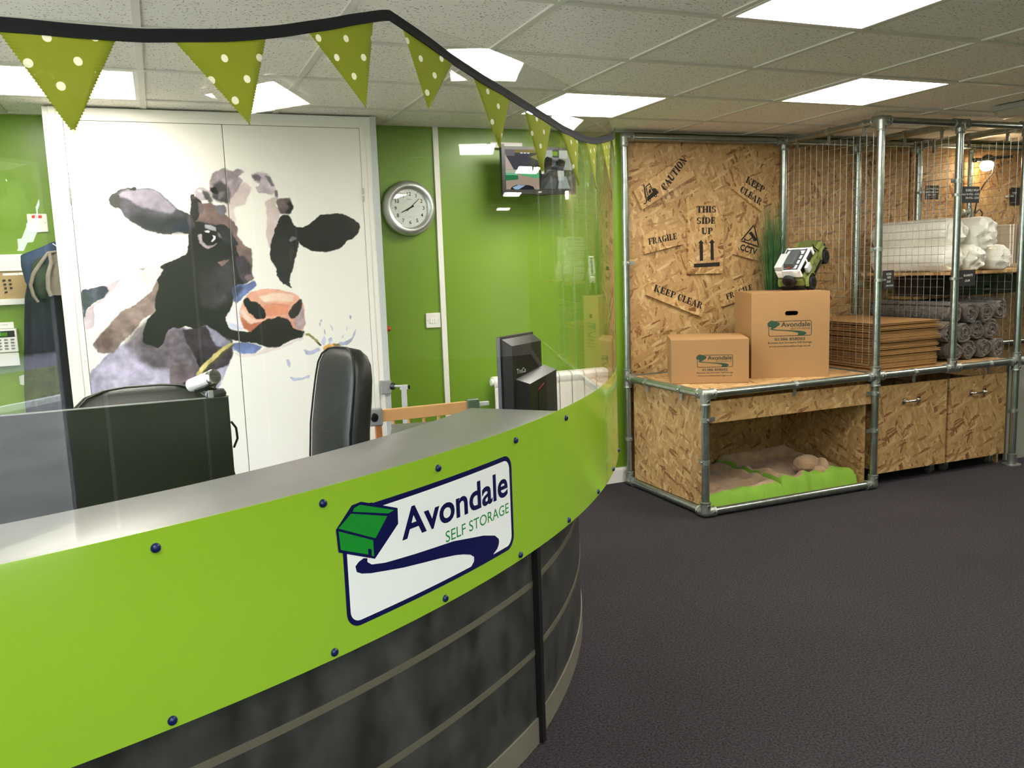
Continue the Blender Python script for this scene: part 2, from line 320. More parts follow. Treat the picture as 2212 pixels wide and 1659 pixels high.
def put_text(mb, s, u0, v0, width=None, height=None, f=None, bold=0.0, mi=None, th=0.0006, align='l', shear=0.0, space=1.0, ang=0.0):
    """set type on a surface: f(u,v,h); height = cap height"""
    V, F = text2d(s, bold, space, shear)
    if not V: return
    x0 = min(p[0] for p in V); x1 = max(p[0] for p in V); cap = 0.72
    sy = (height / cap) if height else None; sx = (width / (x1 - x0)) if width else sy
    if sy is None: sy = sx
    ox = {'l': -x0, 'c': -(x0 + x1) / 2, 'r': -x1}[align]; ca, sa = math.cos(ang), math.sin(ang)
    P = []
    for x, y in V:
        a, b = (x + ox) * sx, y * sy; P.append((u0 + a * ca - b * sa, v0 + a * sa + b * ca))
    n = len(P); mb.add([f(u, v, th) for u, v in P], [tuple(q) for q in F], mi)
DATA = json.loads('''{"cow":[[[165,160,182],4,0.35,1.0,[-1.5445,0.9725,-1.5062,1.0148,-1.4649,1.0536,-1.4108,1.0917,-1.3442,1.1223,-1.2949,1.1684,-1.0971,1.1706,-0.8923,1.0777,-0.8893,1.026,-0.9182,0.9692,-0.9897,0.8127,-1.5515,0.8646]],[[132,114,108],3,0.35,1.0,[-1.5192,1.1097,-1.4877,1.1457,-1.4315,1.2115,-1.39,1.2508,-1.3025,1.302,-1.2403,1.348,-1.2096,1.4026,-1.1794,1.4504,-1.1901,1.4018,-1.2062,1.2902,-1.2294,1.2492,-1.2906,1.2174,-1.341,1.1572,-1.3969,1.1048,-1.4322,1.0652,-1.4948,1.0698]],[[100,80,76],10,0.5,0.7,[-1.512,1.1196,-1.4734,1.1656,-1.4277,1.1836,-1.419,1.1412,-1.4429,1.087,-1.4811,1.0827]],[[92,80,84],14,0.6,0.85,[-1.3772,1.1105,-1.3264,1.1774,-1.2513,1.2222,-1.1909,1.162,-1.0974,1.167,-1.0607,1.0384,-1.0463,0.9646,-1.0861,0.8948,-1.1815,0.9608,-1.2722,0.9824,-1.3523,1.0312]],[[190,182,205],22,0.3,0.7,[-1.4937,1.0139,-1.4121,1.0778,-1.3357,1.0724,-1.3208,1.0218,-1.2734,0.9682,-1.1954,0.9547,-1.2153,0.877,-1.4489,0.8835,-1.5202,0.932]],[[112,98,104],4,0.3,1.0,[-1.1869,0.9757,-1.1253,0.9925,-1.0734,0.9667,-1.0952,0.8664,-1.2033,0.8622]],[[58,50,58],4,0.4,1.0,[-1.1183,1.1576,-0.9607,1.1769,-0.8906,1.0996,-0.8893,1.026,-0.9182,0.9692,-0.9792,0.9446,-1.0499,0.921,-1.0631,1.0096,-1.1036,1.092]],[[34,34,36],3,0.2,1.0,[-1.0671,1.0026,-1.0416,1.0225,-1.0156,1.006,-1.0248,0.9775,-1.059,0.9765]],[[44,44,50],3,0.2,1.0,[-1.1398,0.8994,-1.099,0.9032,-1.0829,0.8514,-1.1233,0.855]],[[206,190,198],2,0.15,1.0,[-1.4344,1.384,-1.361,1.4168,-1.3838,1.3888,-1.4463,1.3228,-1.4994,1.2877,-1.4943,1.2427,-1.5056,1.1883,-1.5401,1.1835,-1.5424,1.2249,-1.5182,1.2852,-1.4457,1.3296,-1.4207,1.3628]],[[72,78,92],2,0.35,1.0,[-1.5441,1.3682,-1.4784,1.379,-1.4344,1.384,-1.4207,1.3628,-1.4457,1.3296,-1.4978,1.3047,-1.5212,1.2853,-1.5436,1.2249]],[[60,74,66],10,0.3,0.7,[-1.5399,1.3476,-1.5056,1.3529,-1.5027,1.3186,-1.5304,1.2858]],[[234,214,204],4,0.08,1.0,[-1.2941,1.4543,-1.1909,1.4682,-1.18,1.4434,-1.2096,1.4026,-1.247,1.3832,-1.2689,1.391,-1.2914,1.4266]],[[150,144,150],3,0.1,1.0,[-1.294,1.4557,-1.2497,1.4632,-1.2701,1.45]],[[72,70,78],2,0.3,1.0,[-1.3884,1.7824,-1.3742,1.8025,-1.3375,1.8293,-1.3023,1.8374,-1.2744,1.8327,-1.2106,1.8362,-1.1733,1.8226,-1.1371,1.7919,-1.0896,1.7366,-1.0328,1.7049,-1.0079,1.6837,-1.0119,1.6348,-1.0533,1.6181,-1.0986,1.6294,-1.1391,1.6162,-1.1905,1.6241,-1.2407,1.6387,-1.2886,1.6736,-1.3297,1.708,-1.3454,1.7419,-1.3701,1.7455,-1.3872,1.7623]],[[142,134,148],8,0.25,0.95,[-1.3393,1.8091,-1.2999,1.8293,-1.2109,1.8328,-1.1736,1.8192,-1.1256,1.7747,-1.0962,1.7367,-1.1178,1.7127,-1.1816,1.727,-1.2566,1.7481,-1.3039,1.7855,-1.3377,1.7923]],[[42,44,48],16,0.3,1.0,[-1.3108,1.7078,-1.2596,1.7141,-1.2097,1.6999,-1.119,1.6989,-1.04,1.698,-1.0119,1.6348,-1.0532,1.6195,-1.1257,1.6194,-1.1903,1.6255,-1.2404,1.6421,-1.2885,1.675]],[[38,44,56],4,0.2,1.0,[-1.1219,1.6644,-1.0802,1.6916,-1.0406,1.6911,-1.0419,1.6354,-1.0989,1.6259]],[[58,56,54],2,0.25,1.0,[-1.3884,1.7824,-1.3712,1.8011,-1.3365,1.8058,-1.3399,1.7688,-1.3389,1.7452,-1.364,1.7434,-1.3841,1.7623]],[[32,34,32],1,0.1,1.0,[-1.2993,1.836,-1.287,1.8334,-1.2798,1.8428,-1.2625,1.8388,-1.2687,1.826,-1.291,1.8239]],[[72,66,70],3,0.3,1.0,[-1.0899,1.7332,-1.0329,1.7035,-1.0018,1.6767,-1.0041,1.6487,-1.0377,1.6458,-1.0659,1.7053]],[[29,29,28],2,0.12,1.0,[-1.0243,1.8089,-0.9988,1.795,-0.9744,1.7671,-0.9873,1.6905,-0.9279,1.6757,-0.854,1.6606,-0.8308,1.6033,-0.8203,1.5602,-0.7946,1.5309,-0.7654,1.5012,-0.7684,1.4144,-0.7776,1.3857,-0.8507,1.3452,-0.8736,1.2738,-0.8943,1.2312,-0.9132,1.2105,-0.9092,1.1739,-0.8941,1.1438,-0.812,1.1166,-0.7542,1.1278,-0.7378,1.0598,-0.8569,1.0827,-0.9516,1.1182,-1.009,1.1725,-1.0578,1.1574,-1.0968,1.1742,-1.1379,1.1623,-1.1637,1.1711,-1.1844,1.1616,-1.2101,1.0921,-1.2378,1.0762,-1.2626,1.0921,-1.3008,1.1018,-1.2962,1.1544,-1.2642,1.2229,-1.2288,1.2562,-1.2304,1.3125,-1.2061,1.3675,-1.2096,1.4026,-1.1794,1.4504,-1.1975,1.4677,-1.1229,1.4975,-1.0677,1.5239,-1.0543,1.5657,-1.0523,1.6146,-1.0163,1.6629,-1.035,1.7188,-1.0294,1.7466]],[[120,99,96],3,0.25,1.0,[-0.9783,1.7602,-0.9275,1.7655,-0.8838,1.7174,-0.8386,1.6816,-0.8241,1.6459,-0.8239,1.6031,-0.7994,1.5597,-0.7612,1.5372,-0.7694,1.429,-0.7864,1.4079,-0.8247,1.5029,-0.8562,1.6322,-0.895,1.6611,-0.9228,1.6545,-0.9885,1.6765,-1.0157,1.6699,-0.9917,1.7184]],[[40,40,46],2,0.2,1.0,[-0.9191,1.658,-0.8811,1.6645,-0.8567,1.6251,-0.8261,1.5746,-0.8259,1.5589,-0.8555,1.5524,-0.8949,1.5761,-0.9193,1.6121]],[[60,56,60],30,0.5,0.8,[-1.0102,1.409,-0.9391,1.4492,-0.8678,1.4827,-0.8633,1.3168,-0.955,1.2489,-1.0071,1.2804]],[[62,52,62],5,0.35,1.0,[-0.8454,1.5035,-0.8032,1.5095,-0.7721,1.4581,-0.7811,1.3859,-0.8072,1.3651,-0.8324,1.4023]],[[132,106,98],2,0.15,1.0,[-0.9297,1.481,-0.9019,1.4873,-0.8685,1.4913,-0.9113,1.454]],[[120,98,104],3,0.2,1.0,[-0.8074,1.4086,-0.7748,1.4219,-0.7613,1.396,-0.7743,1.382,-0.8024,1.3831]],[[96,108,152],3,0.35,1.0,[-0.8715,1.3461,-0.8421,1.3666,-0.8072,1.3651,-0.7621,1.3851,-0.7514,1.3577,-0.8041,1.3141,-0.8563,1.2729,-0.8676,1.288]],[[44,50,72],10,0.3,0.8,[-0.8701,1.346,-0.8284,1.3624,-0.8083,1.3507,-0.8465,1.3088,-0.8644,1.3023]],[[206,190,188],5,0.12,1.0,[-0.8676,1.749,-0.8435,1.7947,-0.8049,1.8509,-0.7693,1.8651,-0.7404,1.8334,-0.7567,1.8016,-0.7812,1.7534,-0.8268,1.7452,-0.8324,1.717,-0.8253,1.6744,-0.8391,1.6745,-0.8769,1.7174]],[[148,134,140],4,0.35,1.0,[-0.9344,1.8644,-0.9126,1.9097,-0.8668,1.933,-0.8274,1.9139,-0.7989,1.9281,-0.7787,1.9227,-0.7713,1.9109,-0.8016,1.8931,-0.7756,1.8722,-0.799,1.8369,-0.8293,1.8017,-0.86,1.7595,-0.9127,1.7808,-0.9429,1.8088]],[[58,54,58],9,0.5,0.92,[-0.9238,1.8541,-0.8853,1.8702,-0.8501,1.8424,-0.8435,1.7947,-0.8531,1.7595,-0.8936,1.7653,-0.9324,1.7879,-0.9195,1.8227]],[[26,28,28],3,0.1,1.0,[-0.937,1.8311,-0.9146,1.8422,-0.9023,1.8262,-0.8889,1.8074,-0.9275,1.8074]],[[122,116,122],6,0.3,0.9,[-0.8964,1.8157,-0.8687,1.8227,-0.8782,1.7877,-0.8992,1.7808]],[[196,184,190],3,0.2,1.0,[-1.007,1.8172,-0.9889,1.8352,-0.965,1.8421,-0.9431,1.8227,-0.9394,1.7844,-0.9739,1.7727,-0.9991,1.7915]],[[240,236,228],2,0.05,1.0,[-0.9966,1.8227,-0.973,1.8262,-0.9671,1.8158,-0.9839,1.8144]],[[52,50,54],5,0.35,0.9,[-0.973,1.8262,-0.9467,1.8192,-0.9234,1.7739,-0.9414,1.76,-0.9632,1.781]],[[42,40,42],2,0.2,1.0,[-1.0262,1.802,-1.011,1.8089,-0.9964,1.7846,-0.9861,1.7463,-0.9968,1.6976,-1.0143,1.6873,-1.0325,1.6924,-1.037,1.7189,-1.0278,1.75]],[[96,80,78],2,0.2,1.0,[-1.0247,1.8033,-1.004,1.7964,-0.9984,1.7846,-1.0196,1.7846]],[[104,92,94],3,0.25,1.0,[-0.9944,1.7672,-0.9779,1.7657,-0.9739,1.7322,-0.9823,1.7114,-0.9984,1.7185]],[[108,106,114],3,0.25,1.0,[-0.9248,1.7564,-0.8739,1.7561,-0.8656,1.7314,-0.8752,1.6962,-0.8988,1.7,-0.9172,1.7248]],[[188,174,182],4,0.22,1.0,[-0.7445,1.8991,-0.7032,1.9114,-0.6614,1.9068,-0.6348,1.8643,-0.6292,1.8429,-0.6255,1.8157,-0.6478,1.8028,-0.6752,1.8143,-0.7104,1.8143,-0.7213,1.837,-0.7006,1.8512,-0.7259,1.8689]],[[98,94,102],5,0.35,0.9,[-0.7444,1.9005,-0.7039,1.9008,-0.6896,1.8868,-0.6998,1.8619,-0.7282,1.8759]],[[104,98,108],4,0.2,0.9,[-0.676,1.8996,-0.6487,1.887,-0.6305,1.8457,-0.6448,1.8428,-0.6639,1.8727]],[[214,196,196],3,0.1,0.6,[-0.6954,1.9221,-0.6681,1.9117,-0.6758,1.9025]],[[66,62,70],4,0.25,0.9,[-0.6304,1.8264,-0.6179,1.8229,-0.6137,1.8013,-0.6245,1.7798,-0.6328,1.7942]],[[198,178,178],5,0.12,0.9,[-0.6859,1.7643,-0.6527,1.7835,-0.6271,1.7942,-0.6113,1.7654,-0.6108,1.7222,-0.6205,1.6862,-0.6426,1.6286,-0.6729,1.535,-0.6874,1.6005,-0.677,1.694,-0.6773,1.7371]],[[104,90,90],3,0.35,1.0,[-0.6245,1.7798,-0.5953,1.7884,-0.5573,1.7868,-0.5565,1.7782,-0.5445,1.7434,-0.56,1.7072,-0.6119,1.7063,-0.6221,1.7439]],[[30,28,28],4,0.2,1.0,[-0.5791,1.7638,-0.5603,1.776,-0.5445,1.7434,-0.5599,1.7087,-0.5898,1.7148,-0.5667,1.7363]],[[236,230,220],1,0,1.0,[-0.6328,1.7641,-0.6213,1.7547,-0.6237,1.7424,-0.6317,1.7497]],[[34,33,31],2,0.22,1.0,[-0.6125,1.6991,-0.5688,1.7059,-0.5506,1.6562,-0.523,1.6339,-0.5322,1.5535,-0.5472,1.495,-0.5789,1.4075,-0.5924,1.3711,-0.579,1.3335,-0.6084,1.3496,-0.6522,1.3955,-0.6526,1.4396,-0.6806,1.4988,-0.6743,1.535,-0.66,1.5855,-0.6461,1.6287]],[[66,54,48],3,0.2,0.8,[-0.5774,1.5325,-0.5624,1.5395,-0.5566,1.5173,-0.5798,1.4665]],[[120,124,134],2,0.3,0.8,[-0.5813,1.5802,-0.5619,1.598,-0.535,1.5865,-0.5562,1.576,-0.5712,1.569]],[[24,21,19],2,0.12,1.0,[-0.5368,1.6451,-0.5079,1.641,-0.4703,1.6551,-0.4388,1.684,-0.408,1.7021,-0.3779,1.7069,-0.3027,1.7069,-0.2434,1.6832,-0.2112,1.6438,-0.2212,1.6064,-0.2577,1.5756,-0.2848,1.5702,-0.3137,1.5334,-0.36,1.5196,-0.4019,1.511,-0.4717,1.5247,-0.5286,1.5534]],[[44,36,34],4,0.2,0.8,[-0.2808,1.6933,-0.2291,1.6666,-0.2175,1.6289,-0.237,1.5992,-0.2687,1.6447]],[[226,166,142],3,0.12,1.0,[-0.8203,1.2857,-0.7892,1.3244,-0.7243,1.3398,-0.653,1.3345,-0.5816,1.3166,-0.5433,1.2873,-0.5248,1.234,-0.5267,1.1514,-0.5441,1.1147,-0.6096,1.1263,-0.7537,1.1351,-0.8249,1.1322,-0.8455,1.1848,-0.8451,1.2359]],[[240,208,186],6,0.1,0.95,[-0.7484,1.3028,-0.6685,1.319,-0.5679,1.3033,-0.5851,1.2669,-0.6573,1.2741,-0.7221,1.2721]],[[216,142,112],5,0.15,1.0,[-0.7269,1.2555,-0.6726,1.2623,-0.6008,1.2513,-0.6111,1.2086,-0.7132,1.1994]],[[238,200,182],3,0.1,1.0,[-0.8416,1.2357,-0.8236,1.2421,-0.7983,1.2041,-0.7642,1.186,-0.7325,1.1798,-0.7802,1.1626,-0.821,1.1834]],[[198,118,90],4,0.25,1.0,[-0.846,1.2067,-0.8272,1.1947,-0.7978,1.1636,-0.7398,1.1787,-0.7608,1.1356,-0.801,1.1218,-0.8341,1.1511]],[[168,146,150],5,0.3,1.0,[-0.5814,1.2145,-0.5314,1.2456,-0.5252,1.1513,-0.5435,1.1222,-0.5759,1.1355]],[[20,20,20],2,0.15,1.0,[-0.8217,1.2858,-0.7996,1.2993,-0.782,1.2802,-0.754,1.2752,-0.7275,1.2481,-0.7168,1.2181,-0.7244,1.1926,-0.7639,1.1904,-0.8037,1.2264,-0.8219,1.2639]],[[42,36,34],3,0.2,1.0,[-0.6062,1.2158,-0.5788,1.2517,-0.5475,1.28,-0.5345,1.2757,-0.5368,1.2421,-0.5568,1.1982,-0.5912,1.1791,-0.6049,1.1934]],[[226,220,224],3,0.08,1.0,[-0.9127,1.209,-0.8788,1.2522,-0.8345,1.2645,-0.8474,1.2068,-0.8314,1.1399,-0.8936,1.1511,-0.9052,1.1809]],[[190,196,220],6,0.1,0.9,[-0.9065,1.181,-0.8711,1.1716,-0.8346,1.1438,-0.8937,1.1496]],[[32,30,28],3,0.15,1.0,[-0.9112,1.1485,-0.8869,1.147,-0.8045,1.122,-0.7515,1.1646,-0.7137,1.192,-0.6925,1.1871,-0.659,1.2001,-0.6059,1.1785,-0.5801,1.1282,-0.533,1.114,-0.5461,1.0846,-0.6138,1.0665,-0.6595,1.041,-0.7107,1.0356,-0.752,1.0608,-0.8288,1.0808,-0.8906,1.0996]],[[108,124,172],4,0.3,1.0,[-0.8923,1.0777,-0.8289,1.0794,-0.7456,1.0514,-0.7838,1.0184,-0.8476,1.0193,-0.8882,1.0407]],[[226,208,210],3,0.1,0.8,[-0.889,1.0297,-0.8479,1.0156,-0.7768,1.0164,-0.7318,1.043,-0.6596,1.0395,-0.5461,1.0846,-0.5392,1.0766,-0.6603,1.0305,-0.7774,1.009,-0.849,1.0009]],[[152,148,170],4,0.3,0.9,[-1.0077,1.1724,-0.9636,1.1408,-0.912,1.0937,-0.8926,1.0741,-0.9293,1.0495,-0.9691,1.072,-0.9933,1.1136,-0.9972,1.1501]],[[198,182,120],2,0.3,1.0,[-0.9005,1.0798,-0.882,1.0748,-0.9447,1.03,-1.0185,0.9697,-1.0602,0.9204,-1.075,0.9304,-1.0454,0.9754,-0.972,1.0357]],[[88,86,50],2,0.2,1.0,[-0.8808,1.0725,-0.8791,1.068,-0.942,1.021,-1.0137,0.962,-1.0553,0.9127,-1.0602,0.9204,-1.0185,0.9697,-0.9447,1.03]],[[152,142,84],1,0.3,1.0,[-0.5391,1.1008,-0.5078,1.1003,-0.4688,1.0682,-0.4522,1.0343,-0.4654,1.0397,-0.4947,1.0737]],[[40,40,30],1,0.1,1.0,[-0.4792,1.059,-0.4658,1.0566,-0.4538,1.0328,-0.4658,1.0337]],[[222,166,84],3,0.3,1.0,[-0.4468,1.0232,-0.4176,1.0418,-0.3913,1.0362,-0.3682,1.0377,-0.3378,1.0079,-0.3484,0.987,-0.4397,0.9936]],[[130,120,60],2,0.2,1.0,[-0.391,1.04,-0.3529,1.0375,-0.3522,1.0243,-0.3842,1.0265]],[[176,180,212],2,0.25,0.9,[-0.4538,1.1683,-0.437,1.1727,-0.4423,1.1601,-0.45,1.1575]],[[176,180,212],2,0.25,0.9,[-0.4555,1.1548,-0.4473,1.1528,-0.4455,1.1352,-0.454,1.1433]],[[176,180,212],2,0.25,0.9,[-0.4012,1.1417,-0.3891,1.128,-0.3854,1.1033,-0.3952,1.1169]],[[176,180,212],2,0.25,0.9,[-0.2937,1.1815,-0.2824,1.1778,-0.2874,1.1588,-0.2932,1.1645]],[[176,180,212],2,0.25,0.9,[-0.3618,1.0419,-0.3175,1.0482,-0.2892,1.068,-0.2613,1.1164,-0.2684,1.0898,-0.286,1.0561,-0.315,1.0271,-0.3536,1.0259]],[[176,180,212],2,0.25,0.9,[-0.4422,1.0703,-0.4302,1.0809,-0.4261,1.0616,-0.441,1.032,-0.4548,1.052]],[[176,180,212],2,0.25,0.9,[-0.412,1.0683,-0.3963,1.0764,-0.3938,1.0556,-0.4106,1.0314]],[[176,180,212],2,0.25,0.9,[-0.4352,1.1194,-0.4282,1.1113,-0.4244,1.0882,-0.4316,1.094]],[[176,180,212],2,0.25,0.9,[-0.3469,1.0717,-0.3307,1.0845,-0.3394,1.0674]],[[176,180,212],2,0.25,0.9,[-0.3176,1.1083,-0.3049,1.1268,-0.3117,1.1041]],[[176,180,212],2,0.25,0.9,[-0.6387,0.974,-0.6238,0.9766,-0.6125,0.9591,-0.6194,0.9347,-0.6308,0.9507]],[[176,180,212],2,0.25,0.9,[-0.6209,0.8816,-0.5976,0.8774,-0.5604,0.8766,-0.5223,0.8864,-0.5234,0.8712,-0.5686,0.8658,-0.6099,0.8601]],[[176,180,212],2,0.25,0.9,[-0.291,0.9766,-0.2713,0.9798,-0.2374,0.9961,-0.2602,0.9689,-0.2711,0.958]],[[176,180,212],2,0.25,0.9,[-0.5429,1.0238,-0.5139,1.0104,-0.4678,1.0262,-0.4575,1.0102,-0.5003,0.9903,-0.5338,0.9928]],[[172,156,166],2,0.2,1.0,[-1.0123,1.6138,-0.9931,1.6191,-0.9931,1.5783,-0.9646,1.5551,-0.9212,1.5711,-0.9409,1.5545,-0.9709,1.5439,-1.004,1.568]],[[150,148,156],2,0.3,1.0,[-0.9728,1.6623,-0.9462,1.6584,-0.9217,1.6418,-0.9197,1.6248,-0.9448,1.6337,-0.9709,1.6447]],[[20,20,22],2,0.05,1.0,[-0.9915,1.6148,-0.9692,1.6236,-0.9427,1.6175,-0.9359,1.5912,-0.9603,1.567,-0.9885,1.5768]],[[214,214,224],1,0.1,1.0,[-0.9411,1.6111,-0.9266,1.6066,-0.9292,1.5911,-0.9425,1.5772,-0.9525,1.5788,-0.9377,1.5948]],[[240,240,244],1,0,1.0,[-0.9772,1.6329,-0.9615,1.6354,-0.9505,1.6296,-0.956,1.6198,-0.9692,1.6243]],[[110,98,104],3,0.2,1.0,[-0.9188,1.6191,-0.9054,1.6154,-0.9001,1.5961,-0.9134,1.6014]]],"flags":[[[0.3283,1.7814],[0.3764,1.7958],[0.3534,1.6367]],[[0.4013,1.8075],[0.4525,1.8431],[0.4379,1.6777]],[[0.4778,1.8664],[0.526,1.9199],[0.5152,1.7394]],[[0.5494,1.9272],[0.5976,1.8796],[0.569,1.7611]],[[0.6206,1.8622],[0.6674,1.8308],[0.6485,1.7049]],[[0.6915,1.8139],[0.7389,1.796],[0.7159,1.6572]],[[0.7602,1.7928],[0.8079,1.7938],[0.7976,1.6477]],[[0.8272,1.7938],[0.8732,1.8097],[0.8584,1.652]],[[0.8918,1.818],[0.958,1.8567],[0.9376,1.6883]],[[0.9866,1.8756],[1.0472,1.9315],[1.0491,1.7549]]],"tape":[[0.3197,1.7877],[0.3295,1.7885],[0.3398,1.7909],[0.3505,1.7927],[0.3656,1.7962],[0.3858,1.8032],[0.4032,1.8123],[0.4196,1.8218],[0.4504,1.845],[0.4889,1.8838],[0.516,1.9146],[0.5363,1.9346],[0.544,1.9327],[0.5747,1.9061],[0.6076,1.8755],[0.6656,1.8412],[0.746,1.8057],[0.7906,1.7972],[0.8258,1.7989],[0.8712,1.8133],[0.9233,1.8436],[1.0309,1.9081],[1.0472,1.9388]],"signs":{"caution":[[1.5407,1.8392],[1.6041,1.7271],[1.9912,1.9351],[1.9236,2.0631]],"side_up":[[1.9327,1.7733],[1.9356,1.3158],[2.202,1.3133],[2.2186,1.7756]],"keep_top":[[2.279,1.8521],[2.5164,1.7054],[2.5933,1.8176],[2.3362,1.9531]],"fragile":[[1.6038,1.5698],[1.614,1.4524],[1.901,1.5079],[1.871,1.6171]],"cctv":[[2.2879,1.4338],[2.4909,1.3841],[2.5263,1.5851],[2.3278,1.6353]],"keep_low":[[1.622,1.1979],[2.0383,1.034],[2.0718,1.1158],[1.6395,1.2707]],"fragile_low":[[2.2016,1.0946],[2.4847,1.1585],[2.464,1.2632],[2.1788,1.1725]]},"stext":{"CAUTION":[1.7701,1.8358,1.9349,2.0269,0.0493],"KEEP_t":[2.3806,1.895,2.5203,1.8249,0.0442],"CLEAR_t":[2.3346,1.8358,2.498,1.7455,0.0441],"THIS":[2.0022,1.703,2.1506,1.703,0.042],"SIDE":[2.0017,1.632,2.1451,1.6321,0.0422],"UP":[2.0397,1.5664,2.1215,1.5656,0.0425],"FRAGILE":[1.6457,1.509,1.8535,1.5405,0.04],"KEEP_l":[1.674,1.2223,1.8285,1.1657,0.0421],"CLEAR_l":[1.8478,1.1577,2.0326,1.0887,0.0427],"FRAGILE_l":[2.2345,1.1392,2.4415,1.1975,0.038],"CCTV":[2.3369,1.4616,2.4679,1.4237,0.0399]},"glyph":{"arrows":[[[2.0233,1.3984],[2.049,1.3976],[2.048,1.5095],[2.0583,1.5093],[2.0327,1.5311],[2.0094,1.5089],[2.0223,1.5101]],[[2.1078,1.4008],[2.1322,1.4001],[2.1291,1.5098],[2.1404,1.5117],[2.117,1.5336],[2.0945,1.5106],[2.1066,1.5103]],[[1.9787,1.3819],[2.1776,1.3857],[2.1775,1.3597],[1.9785,1.357]]],"tri":[[2.4533,1.6299],[2.3368,1.5174],[2.4977,1.4685]],"cam":[[[2.4084,1.5689],[2.4309,1.578],[2.4737,1.5276],[2.472,1.5167],[2.452,1.5134],[2.4465,1.5245]],[[2.4311,1.5394],[2.4401,1.5356],[2.4086,1.5144],[2.3726,1.5224],[2.3744,1.5297],[2.405,1.5232]],[[2.3726,1.537],[2.3816,1.5353],[2.378,1.5136],[2.3708,1.5152]]],"fork":[[[1.6098,1.8764],[1.6178,1.8785],[1.637,1.778],[1.6287,1.761],[1.611,1.7577],[1.6111,1.7632],[1.6256,1.7678],[1.629,1.7794]],[[1.6395,1.778],[1.6358,1.8018],[1.6766,1.8324],[1.6704,1.8515],[1.6972,1.8569],[1.7195,1.829],[1.6843,1.8051]],[[1.6248,1.8663],[1.6565,1.8881],[1.6768,1.846],[1.6703,1.8426],[1.6547,1.8799],[1.6312,1.8636],[1.6464,1.812],[1.6407,1.8079]],[[1.6513,1.863],[1.6578,1.8664],[1.6609,1.861],[1.6544,1.8569]],[[1.651,1.846],[1.6608,1.8542],[1.6669,1.8324],[1.6522,1.8222],[1.6476,1.8358]]],"wheels":[[1.654,1.7834,0.01],[1.6989,1.8106,0.01]]}}''')
# ------------------------------------------------------------------ the setting
X0, X1, Y0, Y1, H = -2.7, 10.6, -3.0, 2.84, 2.2
DX0, DX1, DZ = -.47, .42, 2.04
b = MB(); b.bx(X0 - .1, X1 + .1, Y0 - .1, Y1 + .1, -.1, 0); struct(b.ob('floor', M['carpet']))
# ceiling: tiles with 0.6 m T-bar grid, cells with a light panel left open for it
LIGHTS = [((1, 0), 'square ceiling panel light cut off by the top edge of the photo, right of centre'), ((3, 2), 'square ceiling panel light nearest the pipe rack, above the OSB corner'),
          ((1, 3), 'square ceiling panel light above the wall monitor, behind the flags of the bunting'), ((-3, 3), 'square ceiling panel light behind the left-most bunting flag'),
          ((1, -3), 'square ceiling panel light behind the camera, mirrored left of the second flag'), ((-3, 0), 'added unseen square ceiling panel light above the counter, brightening the left side'), ((-3, -3), 'added unseen square ceiling panel light behind the camera, nearest the added front window'),  # last two panels here are unseen, added to brighten the left side
          ((5, 0), 'square ceiling panel light beyond the right edge, mirrored left of the wall monitor'),
          ((7, 2), 'square ceiling panel light beyond the rack, mirrored across the wall monitor screen'), ((11, 2), 'square ceiling panel light far down the room, mirrored just below the wall monitor'),
          ((15, 2), 'square ceiling panel light farthest down the room, lowest mirrored panel on the green wall')]
b = MB(); cells = {c for c, _ in LIGHTS if c != (1, -3)}
OFF = 0.0
for i in range(-5, 18):
    for j in range(-5, 5):
        if (i, j) in cells: continue
        xa, xb = max(X0, i * .6), min(X1, (i + 1) * .6); ya, yb = max(Y0, j * .6), min(Y1, (j + 1) * .6)
        if xb - xa < .01 or yb - ya < .01: continue
        b.bx(xa, xb, ya, yb, H + .004, H + .02)
ceil = struct(b.ob('ceiling', M['tile']))
b = MB()
for i in range(-4, 18): b.bx(i * .6 - .012, i * .6 + .012, Y0, Y1, H - .002, H + .006)
for j in range(-4, 5): b.bx(X0, X1, j * .6 - .012, j * .6 + .012, H - .0025, H + .006)
b.bx(X0, X1, Y1 - .025, Y1, H - .003, H + .004)
g = b.ob('ceiling_grid', M['grid'], ceil)
b = MB(); b.bx(X0 - .1, X1 + .1, Y0 - .1, Y1 + .1, H + .08, H + .18); struct(b.ob('ceiling_slab', M['white']))
diff = emis('light_diffuser', (255, 250, 238), PANEL)
for (i, j), lab in LIGHTS:
    x, y = i * .6, j * .6; H0 = H
    if (i, j) == (1, -3): x, y, H = .675, -1.70, 2.178      # this one is fixed below the grid
    t = thing('ceiling_light', lab, 'ceiling light', (x + .3, y + .3, H), 'square ceiling panel lights'); q = MB()
    q.bx(x + .012, x + .588, y + .012, y + .03, H - .003, H + .02); q.bx(x + .012, x + .588, y + .57, y + .588, H - .003, H + .02)
    q.bx(x + .012, x + .03, y + .03, y + .57, H - .003, H + .02); q.bx(x + .57, x + .588, y + .03, y + .57, H - .003, H + .02); q.ob('frame', M['white'], t)
    q = MB(); q.bx(x + .03, x + .57, y + .03, y + .57, H, H + .012); q.ob('diffuser', diff, t); H = H0
def wall(name, *boxes, m='green'):
    q = MB()
    for bb in boxes: q.bx(*bb)
    return struct(q.ob(name, M[m]))
wall('wall_back', (X0 - .1, X1 + .1, Y1, Y1 + .1, 0, H + .08))
wall('wall_left', (X0 - .1, X0, Y0 - .1, -.5, 0, H + .08), (X0 - .1, X0, 1.6, Y1, 0, H + .08), (X0 - .1, X0, -.5, 1.6, 0, .12), (X0 - .1, X0, -.5, 1.6, DZ, H + .08))
wall('wall_right', (X1, X1 + .1, Y0 - .1, Y1, 0, H + .08), m='white')
WX0, WX1 = X0 + .08, DX0 - .08
